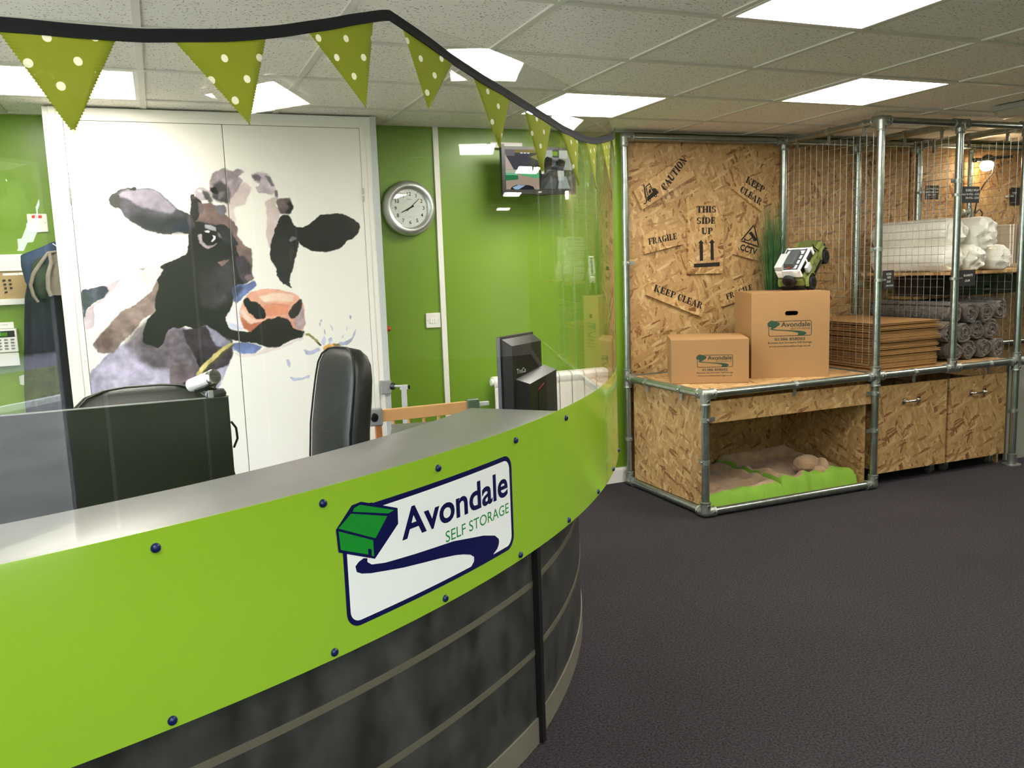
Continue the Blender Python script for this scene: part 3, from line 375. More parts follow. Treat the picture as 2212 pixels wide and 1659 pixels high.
wall('wall_front', (X0 - .1, WX0, Y0 - .1, Y0, 0, H + .08), (WX0, WX1, Y0 - .1, Y0, 0, 1.45), (WX0, WX1, Y0 - .1, Y0, DZ, H + .08), (WX1, DX0, Y0 - .1, Y0, 0, H + .08), (DX1, X1 + .1, Y0 - .1, Y0, 0, H + .08), (DX0, DX1, Y0 - .1, Y0, DZ, H + .08))
for k, (x, ya, yb) in enumerate([(.30, Y1 - .012, Y1), (-2.1, Y1 - .012, Y1), (.75, Y0, Y0 + .012), (1.95, Y0, Y0 + .012), (3.15, Y0, Y0 + .012), (4.35, Y0, Y0 + .012)]):
    q = MB(); q.bx(x - .015, x + .015, ya, yb, .08, H); struct(q.ob('trim_%d' % (k + 1), M['white']))
q = MB(); q.bx(X0, -1.62, Y1 - .018, Y1, 0, .09); q.bx(-.09, X1, Y1 - .018, Y1, 0, .085); q.bx(-.09, X1, Y1 - .010, Y1, .085, .095); struct(q.ob('baseboard_back', M['white']))
# entrance door behind the camera, glazed, mirrored in the screen
dr = struct(bpy.data.objects.new('door_1', None)); COL.objects.link(dr)
q = MB(); q.bx(DX0, DX0 + .06, Y0 - .1, Y0 + .005, 0, DZ); q.bx(DX1 - .035, DX1, Y0 - .05, Y0 + .005, 0, DZ); q.bx(DX0 + .06, DX1 - .035, Y0 - .1, Y0 + .005, DZ - .06, DZ); q.bx(DX0 + .06, DX1 - .06, Y0 - .08, Y0 - .03, 0, .1)
q.ob('door_frame', M['grey'], dr)
q = MB(); q.bx(DX0 + .06, DX1 - .06, Y0 - .06, Y0 - .052, .1, DZ - .06); q.ob('door_pane', M['pane'], dr)
wn = struct(bpy.data.objects.new('added_window_1', None)); COL.objects.link(wn)  # unseen high front window, added to bring more daylight to the left
q = MB(); q.bx(WX0, WX1, Y0 - .1, Y0 + .015, 1.45, 1.50); q.bx(WX0, WX1, Y0 - .1, Y0 + .015, DZ - .05, DZ)
for x in (WX0, (WX0 + WX1) / 2 - .025, WX1 - .05): q.bx(x, x + .05, Y0 - .1, Y0 + .015, 1.50, DZ - .05)
q.ob('added_window_frame', M['white'], wn)
q = MB(); q.bx(WX0 + .05, WX1 - .05, Y0 - .06, Y0 - .052, 1.50, DZ - .05); q.ob('added_window_pane', M['pane'], wn)
wn = struct(bpy.data.objects.new('added_window_2', None)); COL.objects.link(wn)  # unseen side window, added to light the left ceiling and the cupboard
q = MB(); q.bx(X0 - .1, X0 + .015, -.5, 1.6, .12, .17); q.bx(X0 - .1, X0 + .015, -.5, 1.6, DZ - .05, DZ)
for y in (-.5, .52, 1.55): q.bx(X0 - .1, X0 + .015, y, y + .05, .17, DZ - .05)
q.ob('added_window_frame', M['white'], wn)
q = MB(); q.bx(X0 - .06, X0 - .052, -.45, 1.55, .17, DZ - .05); q.ob('added_window_pane', M['pane'], wn)
# outside, seen only as a mirror image: paving, tarmac, kerb, grass, lane, hedge
q = MB(); q.bx(-6, 8, -3.75, -3.1, -.14, -.02); struct(q.ob('paving', mat('pale_paving', (206, 196, 182), .9, mottle=.12, mscale=30)))
q = MB(); q.bx(-20, 30, -9.0, -3.75, -.16, -.05); q.bx(-20, -2.85, -3.75, 12, -.16, -.05); struct(q.ob('tarmac', mat('tarmac', (128, 124, 122), .85, mottle=.18, mscale=1.4)))
q = MB(); q.bx(-20, 30, -9.1, -9.0, -.16, .02); struct(q.ob('kerb', M['paper']))
q = MB(); q.bx(-30, 40, -13, -9.1, -.16, -.01); struct(q.ob('grass_verge', mat('verge_grass', (112, 118, 66), .95, mottle=.45, mscale=2.2)))
q = MB(); q.bx(-40, 60, -16, -13, -.16, -.03); struct(q.ob('lane', mat('lane_tarmac', (120, 118, 128), .9)))
q = MB(); q.bx(-60, 90, -60, -16, -.2, -.04); struct(q.ob('field', mat('field_grass', (84, 94, 56), .95, mottle=.3, mscale=1)))
q = MB(); rng = random.Random(3)
for k in range(150):
    x = -14 + k * .26; h = 1.5 + 1.0 * rng.random(); q.sphere((x, -17.5 + rng.random() * 1.2, h * .45), (.5 + .3 * rng.random(), .7, h * .6), 8, 6)
hd = q.ob('hedge', mat('hedge_leaves', (44, 58, 36), .95, mottle=.6, mscale=5, bump=1, bscale=8)); tag(hd, 'dark hedge beyond the lane, mirrored at the left of the clear screen', 'hedge'); hd['kind'] = 'stuff'
q = MB()
for k in range(620): s__ = .35 + .5 * rng.random(); q.sphere((-16 + 46 * rng.random(), -22 + 2 * rng.random(), .3 + 5.6 * rng.random() ** 1.1), (s__, s__, s__ * .8), 7, 5)
tq = q.ob('woodland', mat('leaf_mid', (84, 104, 56), .95, mottle=.7, mscale=3)); tag(tq, 'green belt of leafy trees behind the hedge, mirrored over the key board', 'trees'); tq['kind'] = 'stuff'

# ------------------------------------------------------------------ curved reception counter
CX, CY, RS = -2.5504, 3.0431, 3.5716
def cyp(a, r, z, c=(CX, CY)): return Vector((c[0] + r * math.sin(a), c[1] - r * math.cos(a), z))
def band(q, a0, a1, r0, r1, z0, z1, n=24, c=(CX, CY), mi=None):
    rings = []
    for k in range(n + 1):
        a = a0 + (a1 - a0) * k / n; rings.append([cyp(a, r0, z0, c), cyp(a, r1, z0, c), cyp(a, r1, z1, c), cyp(a, r0, z1, c)])
    q.loft(rings, True, mi)
RD = math.radians
C2 = (-2.1979, 2.2514); R2 = 2.7220
AL = RD(0); AS = RD(39.7); A2 = RD(44.6); A2E = RD(78)
ct = thing('reception_counter', 'curved charcoal reception counter with a grey worktop behind the lime sign band', 'reception counter', (-1.2, -.2, 0))
q = MB(); band(q, AL, AS, RS - .05, RS - .02, .08, .93, 30); band(q, A2, A2E, R2 - .03, R2, .08, .93 if False else .70, 24, C2)
q.ob('front_panel', M['laminate'], ct, smooth=True, angle=30)
q = MB(); band(q, AL, RD(44.4), RS - .0215 - .03, RS - .0195, .60, .93, 20)  # upper rail under the worktop
q = MB()
for z in (.285, .495):
    band(q, AL, AS, RS - .05, RS - .0185, z - .009, z + .009, 30); band(q, A2, A2E, R2 - .03, R2 + .0015, z - .009, z + .009, 24, C2)
q.ob('groove_strip', M['groove'], ct, smooth=True, angle=30)
q = MB(); band(q, AL, AS, RS - .06, RS - .014, 0, .08, 30); band(q, A2, A2E, R2 - .04, R2 + .004, 0, .08, 24, C2); q.ob('plinth', M['plinth'], ct, smooth=True, angle=30)
q = MB(); pS = cyp(AS, RS - .02, 0); q.box((pS.x + .010, pS.y + .008, .35), (.022, .034, .70), Matrix.Rotation(RD(42), 3, 'Z')); q.ob('seam_strip', M['black'], ct)
q = MB(); band(q, AL, RD(44.6), 3.215, RS - .006, .925, .95, 40); q.ob('worktop', M['worktop'], ct, smooth=True, angle=30, bevel=.002)
q = MB(); band(q, AL, RD(40), 3.215, 3.235, .72, .925, 30); q.ob('back_panel', M['laminate'], ct, smooth=True, angle=30)
q = MB(); band(q, AL, RD(44), 2.55, 3.52, .70, .72, 40); band(q, RD(44.0), A2E, 1.95, R2 - .0, .70, .7195, 24, C2); q.ob('desk_top', M['worktop'], ct, smooth=True, angle=30)
q = MB(); band(q, AL, AL + .012, 2.6, 3.5, 0, .70, 1); q.ob('support_panel', M['laminate'], ct); q = MB(); q.bx(-.30, -.27, 1.0, 1.5, 0, .7); q.ob('support_panel', M['laminate'], ct)

# ------------------------------------------------------------------ bent clear screen with lime sign band
sc = thing('clear_screen', 'bent clear acrylic screen with lime lower band bolted to the reception counter', 'protective screen', (-.6, .02, .6))
AE = RD(60.6)
q = MB(); band(q, AL, AE, RS - .004, RS, .605, 1.942, 90); q.ob('acrylic_sheet', M['acrylic'], sc, smooth=True, angle=30)
q = MB(); band(q, AL, AE - .0005, RS + .0004, RS + .0016, .605, .975, 90); q.ob('lime_band', M['lime'], sc, smooth=True, angle=30)
RL = RS + .0018
def fcy(u, v, h): return cyp(u / RS, RL + h, v)
def rounded(x0, x1, z0, z1, r, n=8):
    P = []
    for cx_, cz_, a0 in ((x1 - r, z1 - r, 0), (x0 + r, z1 - r, 90), (x0 + r, z0 + r, 180), (x1 - r, z0 + r, 270)):
        for k in range(n + 1): a = RD(a0 + 90 * k / n); P.append((cx_ + r * math.cos(a), cz_ + r * math.sin(a)))
    return P
def surf_poly(mb, P, f, h0, h1, step=None, mi=None):
    """thin plate over polygon P, cut into strips so that it follows a bent surface"""
    bm = bmesh.new(); bm.faces.new([bm.verts.new((x, y, 0)) for x, y in P]); bm.normal_update()
    if step:
        xs = [p[0] for p in P]; x = min(xs) + step
        while x < max(xs):
            bmesh.ops.bisect_plane(bm, geom=bm.verts[:] + bm.edges[:] + bm.faces[:], plane_co=(x, 0, 0), plane_no=(1, 0, 0)); x += step
    bm.normal_update(); bmesh.ops.triangulate(bm, faces=bm.faces, ngon_method='EAR_CLIP')
    bm.verts.index_update(); n = len(bm.verts); vs = [f(v.co.x, v.co.y, h1) for v in bm.verts] + [f(v.co.x, v.co.y, h0) for v in bm.verts]
    fs = [tuple(v.index for v in fc.verts) for fc in bm.faces]
    ed = [(e.verts[0].index, e.verts[1].index) for e in bm.edges if e.is_boundary]
    fs2 = fs + [tuple(i + n for i in reversed(t)) for t in fs] + [(a, b_, b_ + n, a + n) for a, b_ in ed]
    bm.free(); mb.add(vs, fs2, mi)
HOUSE = [(1.7467, .9201), (1.7726, .922), (1.877, .882), (1.8762, .8459), (1.8014, .7867), (1.7044, .8293), (1.7018, .8787)]
ROAD = [(1.7699, .7976), (1.7560, .7935), (1.7463, .7865), (1.7488, .7732), (1.7620, .7655), (1.7865, .7586), (1.8842, .7409), (2.0127, .7235), (2.0700, .7135), (2.0995, .706), (2.1280, .6965), (2.1431, .6858), (2.1422, .6746), (2.1228, .6601), (2.2303, .6601), (2.2303, .6666), (2.2480, .6740), (2.256, .6825), (2.2590, .6910), (2.2571, .6993), (2.2397, .713), (2.1878, .7284), (2.0625, .7508), (1.9269, .7606), (1.8317, .7689), (1.7915, .7769), (1.7797, .7862), (1.7803, .7945)]
q = MB(); q.cur = 0
surf_poly(q, rounded(1.7160, 2.3360, .6535, .9110, .036), fcy, 0, .0003, .03)
q.ob('sign_border', M['ink'], sc, smooth=True, angle=30)
q = MB(); surf_poly(q, rounded(1.7262, 2.3235, .6650, .8985, .026), fcy, .0003, .0006, .03); q.ob('sign_plate', M['logow'], sc, smooth=True, angle=30)
q = MB(); surf_poly(q, ROAD, fcy, .0006, .0009, .04)
surf_poly(q, HOUSE, fcy, .0006, .0010, .04)
surf_poly(q, [(1.752, .9085), (1.800, .9135), (1.834, .900), (1.834, .8945), (1.76, .90)], fcy, .0004, .0007)
put_text(q, 'Avondale', 1.886, .8055, 2.312 - 1.886, .0705, fcy, bold=.022, th=.0009)
q.ob('sign_lettering', M['ink'], sc)
q = MB()
surf_poly(q, [(1.7525, .9130), (1.7690, .9160), (1.8665, .8800), (1.8480, .8770), (1.7480, .9060)], fcy, .0010, .0014, .02)
surf_poly(q, [(1.7435, .9030), (1.8440, .8720), (1.8060, .8320), (1.7080, .8800)], fcy, .0010, .0014, .02)
surf_poly(q, [(1.7080, .8740), (1.7990, .8295), (1.7990, .7935), (1.7930, .7960), (1.7930, .8110), (1.7830, .8150), (1.7830, .8020), (1.7105, .8330)], fcy, .0010, .0014, .02)
q.ob('sign_house', M['logog'], sc)
q = MB(); put_text(q, 'SELF STORAGE', 2.034, .7555, 2.313 - 2.034, .0285, fcy, bold=.004, th=.0009); q.ob('sign_subtitle', M['logot'], sc)
a0 = RD(21.317); da = RD(5.532)
def bolt(a, z):
    q = MB(); n = Vector((math.sin(a), -math.cos(a), 0)); p = cyp(a, RS + .001, z)
    q.tube([p - n * .022, p + n * .003, p + n * .0055, p + n * .0075, p + n * .0083], [.0088, .0088, .0078, .005, .001], 18); q.ob('bolt_cap', M['navy'], sc, smooth=True, angle=50)
for k in range(5): bolt(a0 + da * k, .9423)
for k in range(8): bolt(RD((21.317, 26.907, 32.431, 37.973, 43.446, 48.901, 54.229, 59.618)[k]), .62)

# ------------------------------------------------------------------ bunting taped along the top of the screen
bt = thing('bunting', 'navy tape bunting with lime polka dot triangle flags strung across the clear screen', 'bunting', (-.6, .0, 1.79))
TP = DATA['tape']
def cm(P, n=6):
    out = []
    for i in range(len(P) - 1):
        p0, p1, p2, p3 = P[max(i - 1, 0)], P[i], P[i + 1], P[min(i + 2, len(P) - 1)]
        for k in range(n):
            t = k / n; out.append([.5 * (2 * p1[j] + (p2[j] - p0[j]) * t + (2 * p0[j] - 5 * p1[j] + 4 * p2[j] - p3[j]) * t * t + (3 * p1[j] - p0[j] - 3 * p2[j] + p3[j]) * t ** 3) for j in (0, 1)])
    out.append(P[-1]); return out
q = MB(); rings = []
path = cm(TP)
for i, (a, z) in enumerate(path):
    aa = path[min(i + 1, len(path) - 1)]; ab = path[max(i - 1, 0)]; ds = (aa[0] - ab[0]) * RS; dz = aa[1] - ab[1]; l = math.hypot(ds, dz); nx, nz = -dz / l, ds / l
    wob = .0011 * mnoise.noise(Vector((a * 40, 0, 0))); hh = .0105; rr = RS + .009 + .002 * mnoise.noise(Vector((a * 25, 3, 0)))
    rings.append([cyp(a + nx * s_ / RS, rr + d_, z + nz * s_ + wob) for s_, d_ in ((-hh, 0), (hh, 0), (hh + .001, .0015), (hh, .003), (.002, .0028), (0, .0022), (-.002, .0028), (-hh, .003))])
q.loft(rings); q.ob('tape', M['tape'], bt, smooth=True, angle=50)
for fi, F in enumerate(DATA['flags']):
    (al, zl), (ar, zr), (at, zt) = F; n, mcol = 64, 7; vs = []; uv = []
    for side in (0, 1):
        for i in range(n + 1):
            t = i / n
            L_ = (al + (at - al) * t, zl + (zt - zl) * t); R_ = (ar + (at - ar) * t, zr + (zt - zr) * t)
            zz = (.0011 if i % 2 else -.0011) / RS * (1 if t > .01 else 0)
            for k in range(mcol + 1):
                s_ = k / mcol; a = L_[0] + (R_[0] - L_[0]) * s_ + (zz * (-1 if k == 0 else 1) if k in (0, mcol) else 0); z = L_[1] + (R_[1] - L_[1]) * s_
                r = RS + .0085 + .004 * t + .004 * math.sin(s_ * PI) * t + .002 * math.sin(s_ * 5 + fi) + side * .0005
                vs.append(cyp(a, r, z)); uv.append((a * RS * 1.0 + fi * .37, z + fi * .21))
    fs = []; W_ = mcol + 1; NN = (n + 1) * W_
    for side in (0, 1):
        for i in range(n):
            for k in range(mcol): p = side * NN + i * W_ + k; fs.append((p, p + 1, p + 1 + W_, p + W_) if side else (p, p + W_, p + 1 + W_, p + 1))
    for i in range(n):
        for k in (0, mcol): p = i * W_ + k; fs.append((p, p + W_, p + W_ + NN, p + NN))
    me = bpy.data.meshes.new('flag'); inv = ROOTM[bt['_m']]; me.from_pydata([tuple(inv @ v) for v in vs], [], fs); me.materials.append(M['flag'])
    ul = me.uv_layers.new(name='UVMap'); idx = np.zeros(len(me.loops), dtype=np.int32); me.loops.foreach_get('vertex_index', idx)
    ul.data.foreach_set('uv', np.array(uv, dtype=np.float32)[idx].ravel()); me.polygons.foreach_set('use_smooth', [True] * len(me.polygons))
    bm = bmesh.new(); bm.from_mesh(me); bmesh.ops.recalc_face_normals(bm, faces=bm.faces); bm.to_mesh(me); bm.free()
    o = bpy.data.objects.new('flag', me); COL.objects.link(o); o.parent = bt; o['_m'] = bt['_m']
# ------------------------------------------------------------------ white cupboard with the cow print across its doors
YC = 2.59
cb = thing('cupboard', 'tall white two-door cupboard printed with a watercolour cow chewing a daisy', 'cupboard', (-.86, 2.7, 0))
q = MB(); q.bx(-1.625, -1.545, YC, Y1, 0, 2.195); q.bx(-.185, -.10, YC, YC + .05, 0, 2.195); q.bx(-.13, -.10, YC + .05, Y1, 0, 2.195)
q.bx(-1.545, -.185, YC, Y1, 2.138, 2.195); q.bx(-1.545, -.185, YC + .004, Y1, 0, .08); q.bx(-1.545, -.185, YC + .2, Y1, .08, 2.138)
q.bx(-1.600, -1.572, YC - .010, YC, 0, 2.195); q.bx(-1.572, -1.545, YC - .004, YC, 0, 2.16); q.bx(-.186, -.160, YC - .004, YC, 0, 2.160); q.bx(-1.545, -.185, YC - .004, YC, 2.138, 2.160)
q.ob('cupboard_frame', M['white'], cb, bevel=.0015)
q = MB(); q.bx(-.13, -.098, YC - .003, Y1 - .001, 0, 2.197); q.ob('side_panel', M['lgrey'], cb)
def fractal(x, z, s, seed):
    """vectorised value noise, 3 octaves, in -1..1"""
    tot = np.zeros_like(x); amp = 1.0; fr = 1.0 / s; nrm = 0
    for o_ in range(3):
        u = x * fr + seed * 17.3; v = z * fr + seed * 5.1; iu = np.floor(u); iv = np.floor(v); fu = u - iu; fv = v - iv; fu = fu * fu * (3 - 2 * fu); fv = fv * fv * (3 - 2 * fv)
        hsh = lambda a, c_: (np.sin(a * 127.1 + c_ * 311.7 + seed * 74.7 + o_ * 9.1) * 43758.5453) % 1.0
        tot += amp * ((hsh(iu, iv) * (1 - fu) + hsh(iu + 1, iv) * fu) * (1 - fv) + (hsh(iu, iv + 1) * (1 - fu) + hsh(iu + 1, iv + 1) * fu) * fv - .5) * 2
        nrm += amp; amp *= .5; fr *= 2.1
    return tot / nrm
def lin1(a): a = np.asarray(a, float) / 255; return np.where(a <= .04045, a / 12.92, ((a + .055) / 1.055) ** 2.4)
PAPER = lin1((234, 231, 222))
def mural(X, Z):
    col = np.tile(PAPER, (len(X), 1))
    wx = X + .0046 * fractal(X, Z, .026, 1) + .0030 * fractal(X, Z, .008, 2); wz = Z + .0046 * fractal(X, Z, .026, 3) + .0030 * fractal(X, Z, .008, 4)
    m1 = fractal(X, Z, .07, 5); m2 = fractal(X, Z, .02, 6)
    for k, (c_, soft, mot, al, P) in enumerate(DATA['cow']):
        P = np.array(P).reshape(-1, 2); so = max(soft * .0011, .0012); mg = so * 2 + .006
        # round the outline off with one pass of corner cutting
        nx = np.roll(P, -1, 0); P = np.stack([P * .88 + nx * .12, P * .12 + nx * .88], 1).reshape(-1, 2)
        sel = np.where((X > P[:, 0].min() - mg) & (X < P[:, 0].max() + mg) & (Z > P[:, 1].min() - mg) & (Z < P[:, 1].max() + mg))[0]
        if len(sel) == 0: continue
        x = wx[sel]; z = wz[sel]; ins = np.zeros(len(sel), bool); dm = np.full(len(sel), 9.)
        for i in range(len(P)):
            ax, az = P[i]; bx_, bz = P[(i + 1) % len(P)]; ex, ez = bx_ - ax, bz - az
            with np.errstate(divide='ignore', invalid='ignore'):
                cr = ((az > z) != (bz > z)) & (x < (bx_ - ax) * (z - az) / (bz - az + 1e-12) + ax)
            ins ^= cr; t = np.clip(((x - ax) * ex + (z - az) * ez) / (ex * ex + ez * ez + 1e-12), 0, 1)
            dm = np.minimum(dm, np.hypot(x - ax - t * ex, z - az - t * ez))
        sd = np.where(ins, dm, -dm); a = np.clip(sd / so * .5 + .5, 0, 1); a = a * a * (3 - 2 * a) * al
        base = lin1(c_); f = np.exp(mot * (1.9 * fractal(X[sel], Z[sel], .05, 7 + k) + .8 * m2[sel]))
        rim = 1 - .16 * np.exp(-(np.maximum(sd, 0) / .0035) ** 2) * (soft < 6)       # pigment gathers at the edge of a wash
        cc = base[None, :] * (f * rim)[:, None]; col[sel] = col[sel] * (1 - a[:, None]) + np.clip(cc, 0, .85) * a[:, None]
    return col
pm = bpy.data.materials.new('watercolour_print'); pm.use_nodes = True; nt = pm.node_tree; at_ = nt.nodes.new('ShaderNodeVertexColor'); at_.layer_name = 'paint'
nt.links.new(at_.outputs[0], nt.nodes['Principled BSDF'].inputs['Base Color']); nt.nodes['Principled BSDF'].inputs['Roughness'].default_value = .3
for nm, xa, xb in (('left', -1.543, -.8590), ('right', -.8560, -.187)):
    q = MB(); q.bx(xa, xb, YC - .0, YC + .018, .085, 2.136); d = q.ob('door_leaf', M['door'], cb, bevel=.001)
    nx_, nz_ = int((xb - xa) / .0027), int(1.44 / .0027); gx = np.linspace(xa + .0005, xb - .0005, nx_); gz = np.linspace(.62, 2.06, nz_)
    XX, ZZ = np.meshgrid(gx, gz); X_, Z_ = XX.ravel(), ZZ.ravel(); col = mural(X_, Z_)
    r_ = ROOTM[cb['_m']].translation
    me = bpy.data.meshes.new('cow_print'); n = nx_ * nz_; co = np.empty((n, 3), np.float32); co[:, 0] = X_ + r_.x; co[:, 1] = YC - .0006 + r_.y; co[:, 2] = Z_ + r_.z
    me.vertices.add(n); me.vertices.foreach_set('co', co.ravel()); ii = (np.arange(nz_ - 1)[:, None] * nx_ + np.arange(nx_ - 1)[None, :]).ravel()
    fc = np.stack([ii, ii + 1, ii + 1 + nx_, ii + nx_], 1).astype(np.int32); me.loops.add(fc.size); me.loops.foreach_set('vertex_index', fc.ravel())
    me.polygons.add(len(fc)); me.polygons.foreach_set('loop_start', np.arange(0, fc.size, 4, dtype=np.int32)); me.update(calc_edges=True)
    ca_ = me.color_attributes.new('paint', 'FLOAT_COLOR', 'POINT'); ca_.data.foreach_set('color', np.c_[col, np.ones(n)].astype(np.float32).ravel()); me.materials.append(pm)
    o = bpy.data.objects.new('cow_print', me); COL.objects.link(o); o.parent = d
    for zc in (.35, 1.80):
        xh = xa - .002 if nm == 'left' else xb + .002
        q = MB(); q.cyl((xh, YC - .004, zc - .035), (xh, YC - .004, zc - .003), .0045, n=10); q.cyl((xh, YC - .004, zc + .003), (xh, YC - .004, zc + .035), .0045, n=10); q.ob('hinge', M['fitting'], d, smooth=True)

# ------------------------------------------------------------------ on the green back wall
def fw(y): return lambda u, v, h: Vector((u, y - h, v))
ck = thing('wall_clock', 'round silver-rimmed wall clock with black numerals hanging beside the cow cupboard', 'clock', (.12, Y1 - .03, 1.749)); cx, cz = .12, 1.748
q = MB(); q.lathe([(.148, .0), (.153, -.012), (.146, -.034), (.128, -.047), (.112, -.043), (.106, -.034), (.104, -.034), (.104, -.024)], (cx, Y1 - .012, cz), 'y', 64); q.f.pop(); q.mi.pop(); q.ob('rim', M['rim'], ck, smooth=True, angle=60)
q = MB(); q.lathe([(.104, -.026), (.104, -.030), (.001, -.030)], (cx, Y1 - .012, cz), 'y', 64); q.ob('dial', M['paper'], ck)
yd = Y1 - .0425; q = MB(); f_ = fw(yd)
for k in range(60):
    a = k * PI / 30; r0, r1, w_ = (.0955, .1005, .0012) if k % 5 == 0 else (.0985, .1003, .0005)
    s_, c_ = math.sin(a), math.cos(a); q.poly([(cx + s_ * r + c_ * t, cz + c_ * r - s_ * t) for r, t in ((r0, -w_), (r1, -w_), (r1, w_), (r0, w_))], f_, 0, .0004)
q.ob('minute_marks', M['black'], ck)
for k in range(1, 13): q = MB(); a = k * PI / 6; put_text(q, str(k), cx + .080 * math.sin(a), cz + .078 * math.cos(a) - .0100, height=.0205, f=f_, align='c', th=.0005, bold=.012); q.ob('numeral', M['black'], ck)
q = MB()
put_text(q, 'COMFORT', cx, cz + .045, width=.032, f=f_, align='c', th=.0005); put_text(q, 'QUARTZ', cx, cz - .05, width=.012, f=f_, align='c', th=.0005)
q.ob('dial_lettering', M['black'], ck)
q = MB()
for ang, r0, r1, w0 in ((RD(244), -.026, .052, .0042), (RD(48), -.022, .075, .0026)):
    s_, c_ = math.sin(ang), math.cos(ang); q.poly([(cx + s_ * r + c_ * t, cz + c_ * r - s_ * t) for r, t in ((r0, -w0), (r1, -w0 * .6), (r1, w0 * .6), (r0, w0))], fw(yd - .002 - w0 * .2), 0, .001)
q.cyl((cx, yd, cz), (cx, yd - .006, cz), .0045); q.ob('hands', M['black'], ck)
q = MB(); q.lathe([(.105, -.0355), (.105, -.0375), (.001, -.0375)], (cx, Y1 - .012, cz), 'y', 64); q.ob('glass', M['pane'], ck)

tv = thing('wall_monitor', 'black wall-mounted monitor showing four security camera pictures', 'monitor', (.845, 2.7, 1.93))
tx0, tx1, tz0, tz1 = .615, 1.072, 1.808, 2.070; TY = 2.63
q = MB(); q.bx(tx0, tx1, TY, TY + .03, tz0, tz1); q.bx(tx0 + .06, tx1 - .06, TY + .03, TY + .06, tz0 + .04, tz1 - .04); q.sphere(((tx0 + tx1) / 2, TY + .004, tz0 - .001), (.05, .004, .008), 16, 8); q.ob('housing', M['black'], tv, bevel=.004)
sx0, sx1, sz0, sz1 = tx0 + .021, tx1 - .02, tz0 + .026, tz1 - .017
SC = []; q = MB(); f_ = fw(TY - .0008)
def P_(c, *uv, lay=1):
    key = 'scr_%d_%d_%d' % tuple(c)
    m = emis(key, c, .62)
    if m not in SC: SC.append(m)
    surf_poly(q, [(sx0 + (sx1 - sx0) * u, sz0 + (sz1 - sz0) * v) for u, v in uv], f_, 0, .0001 * lay, None, SC.index(m))
def R_(c, u0, v0, u1, v1, lay=1): P_(c, (u0, v0), (u1, v0), (u1, v1), (u0, v1), lay=lay)
R_((72, 74, 82), 0, .5, .495, 1); R_((150, 132, 84), 0, .92, .495, 1, 2); R_((120, 116, 122), 0, .84, .14, 1, 3)
P_((206, 186, 176), (0, .5), (.12, .5), (0, .88), lay=4); P_((150, 140, 96), (.36, .82), (.495, .72), (.495, .9), lay=4); P_((58, 60, 66), (.14, .5), (.49, .5), (.49, .62), (.28, .62), lay=2)
for u in (.24, .29, .34): R_((226, 234, 240), u - .018, .90, u + .018, .93, 5)
R_((178, 158, 140), 0, 0, .495, .495); R_((192, 196, 170), 0, .40, .495, .495, 2); P_((44, 128, 82), (0, .22), (.18, .25), (.18, .40), (0, .40), lay=3); P_((120, 200, 158), (0, .36), (.18, .36), (.18, .40), (0, .42), lay=4)
P_((96, 196, 132), (.22, .36), (.46, .28), (.495, .32), (.495, .42), (.24, .43), lay=3); P_((150, 220, 160), (.30, .42), (.495, .44), (.495, .49), (.30, .48), lay=4)
for k in range(7): P_((60, 130, 88), (.24 + k * .033, .35 - k * .008), (.244 + k * .033, .35 - k * .008), (.244 + k * .033, .42), (.24 + k * .033, .42), lay=5)
P_((34, 36, 46), (.06, 0), (.42, 0), (.40, .07), (.33, .11), (.15, .11), (.08, .06), lay=3); P_((166, 194, 226), (.09, .05), (.18, .11), (.28, .10), (.18, 0), (.13, 0), lay=4)
R_((90, 96, 92), .505, .5, 1, 1); R_((198, 206, 196), .56, .74, .70, 1, 2); R_((214, 222, 210), .80, .78, .93, 1, 2); R_((150, 190, 60), .70, .86, .78, .97, 3); P_((36, 38, 38), (.58, .56), (.68, .60), (.70, .78), (.62, .84), (.55, .74), lay=4)
P_((30, 32, 32), (.76, .60), (.88, .60), (.88, .74), (.80, .78), (.74, .70), lay=4); P_((150, 156, 150), (.62, .78), (.9, .72), (.92, .78), (.66, .83), lay=3); P_((176, 182, 176), (.86, .5), (1, .5), (1, .9), (.94, .9), lay=3); P_((60, 62, 64), (.505, .5), (.86, .5), (.8, .57), (.6, .58), lay=3)
R_((74, 78, 76), .505, 0, 1, .49); P_((172, 184, 176), (.77, .02), (.96, .02), (.90, .34), (.80, .34), lay=2); P_((206, 216, 206), (.78, .22), (.87, .24), (.87, .48), (.77, .48), lay=3); P_((44, 46, 48), (.505, .2), (.62, .34), (.66, .49), (.505, .49), lay=2); P_((104, 108, 106), (.56, .02), (.74, .02), (.76, .26), (.66, .3), lay=2)
R_((10, 10, 12), .493, 0, .507, 1, 6)
q.ob('screen', SC, tv)
q = MB(); put_text(q, 'AOC', (tx0 + tx1) / 2, tz0 + .008, height=.008, f=fw(TY), align='c', bold=.02); q.ob('maker_mark', M['silver'], tv)
q = MB(); q.cyl((.84, TY + .05, 1.95), (.84, Y1 - .01, 1.95), .02); q.box((.84, Y1 - .008, 1.95), (.11, .014, .11)); q.ob('wall_bracket', M['black'], tv)
q = MB(); q.bx(.615, .815, Y1 - .045, Y1, 2.085, 2.115); q.bx(.66, .70, Y1 - .047, Y1 - .045, 2.092, 2.108, 1); tag(origin(q.ob('cable_box', [M['white'], M['grey']], None, bevel=.003), (.71, Y1, 2.09)), 'small white cable box on the wall just above the monitor', 'cable box')

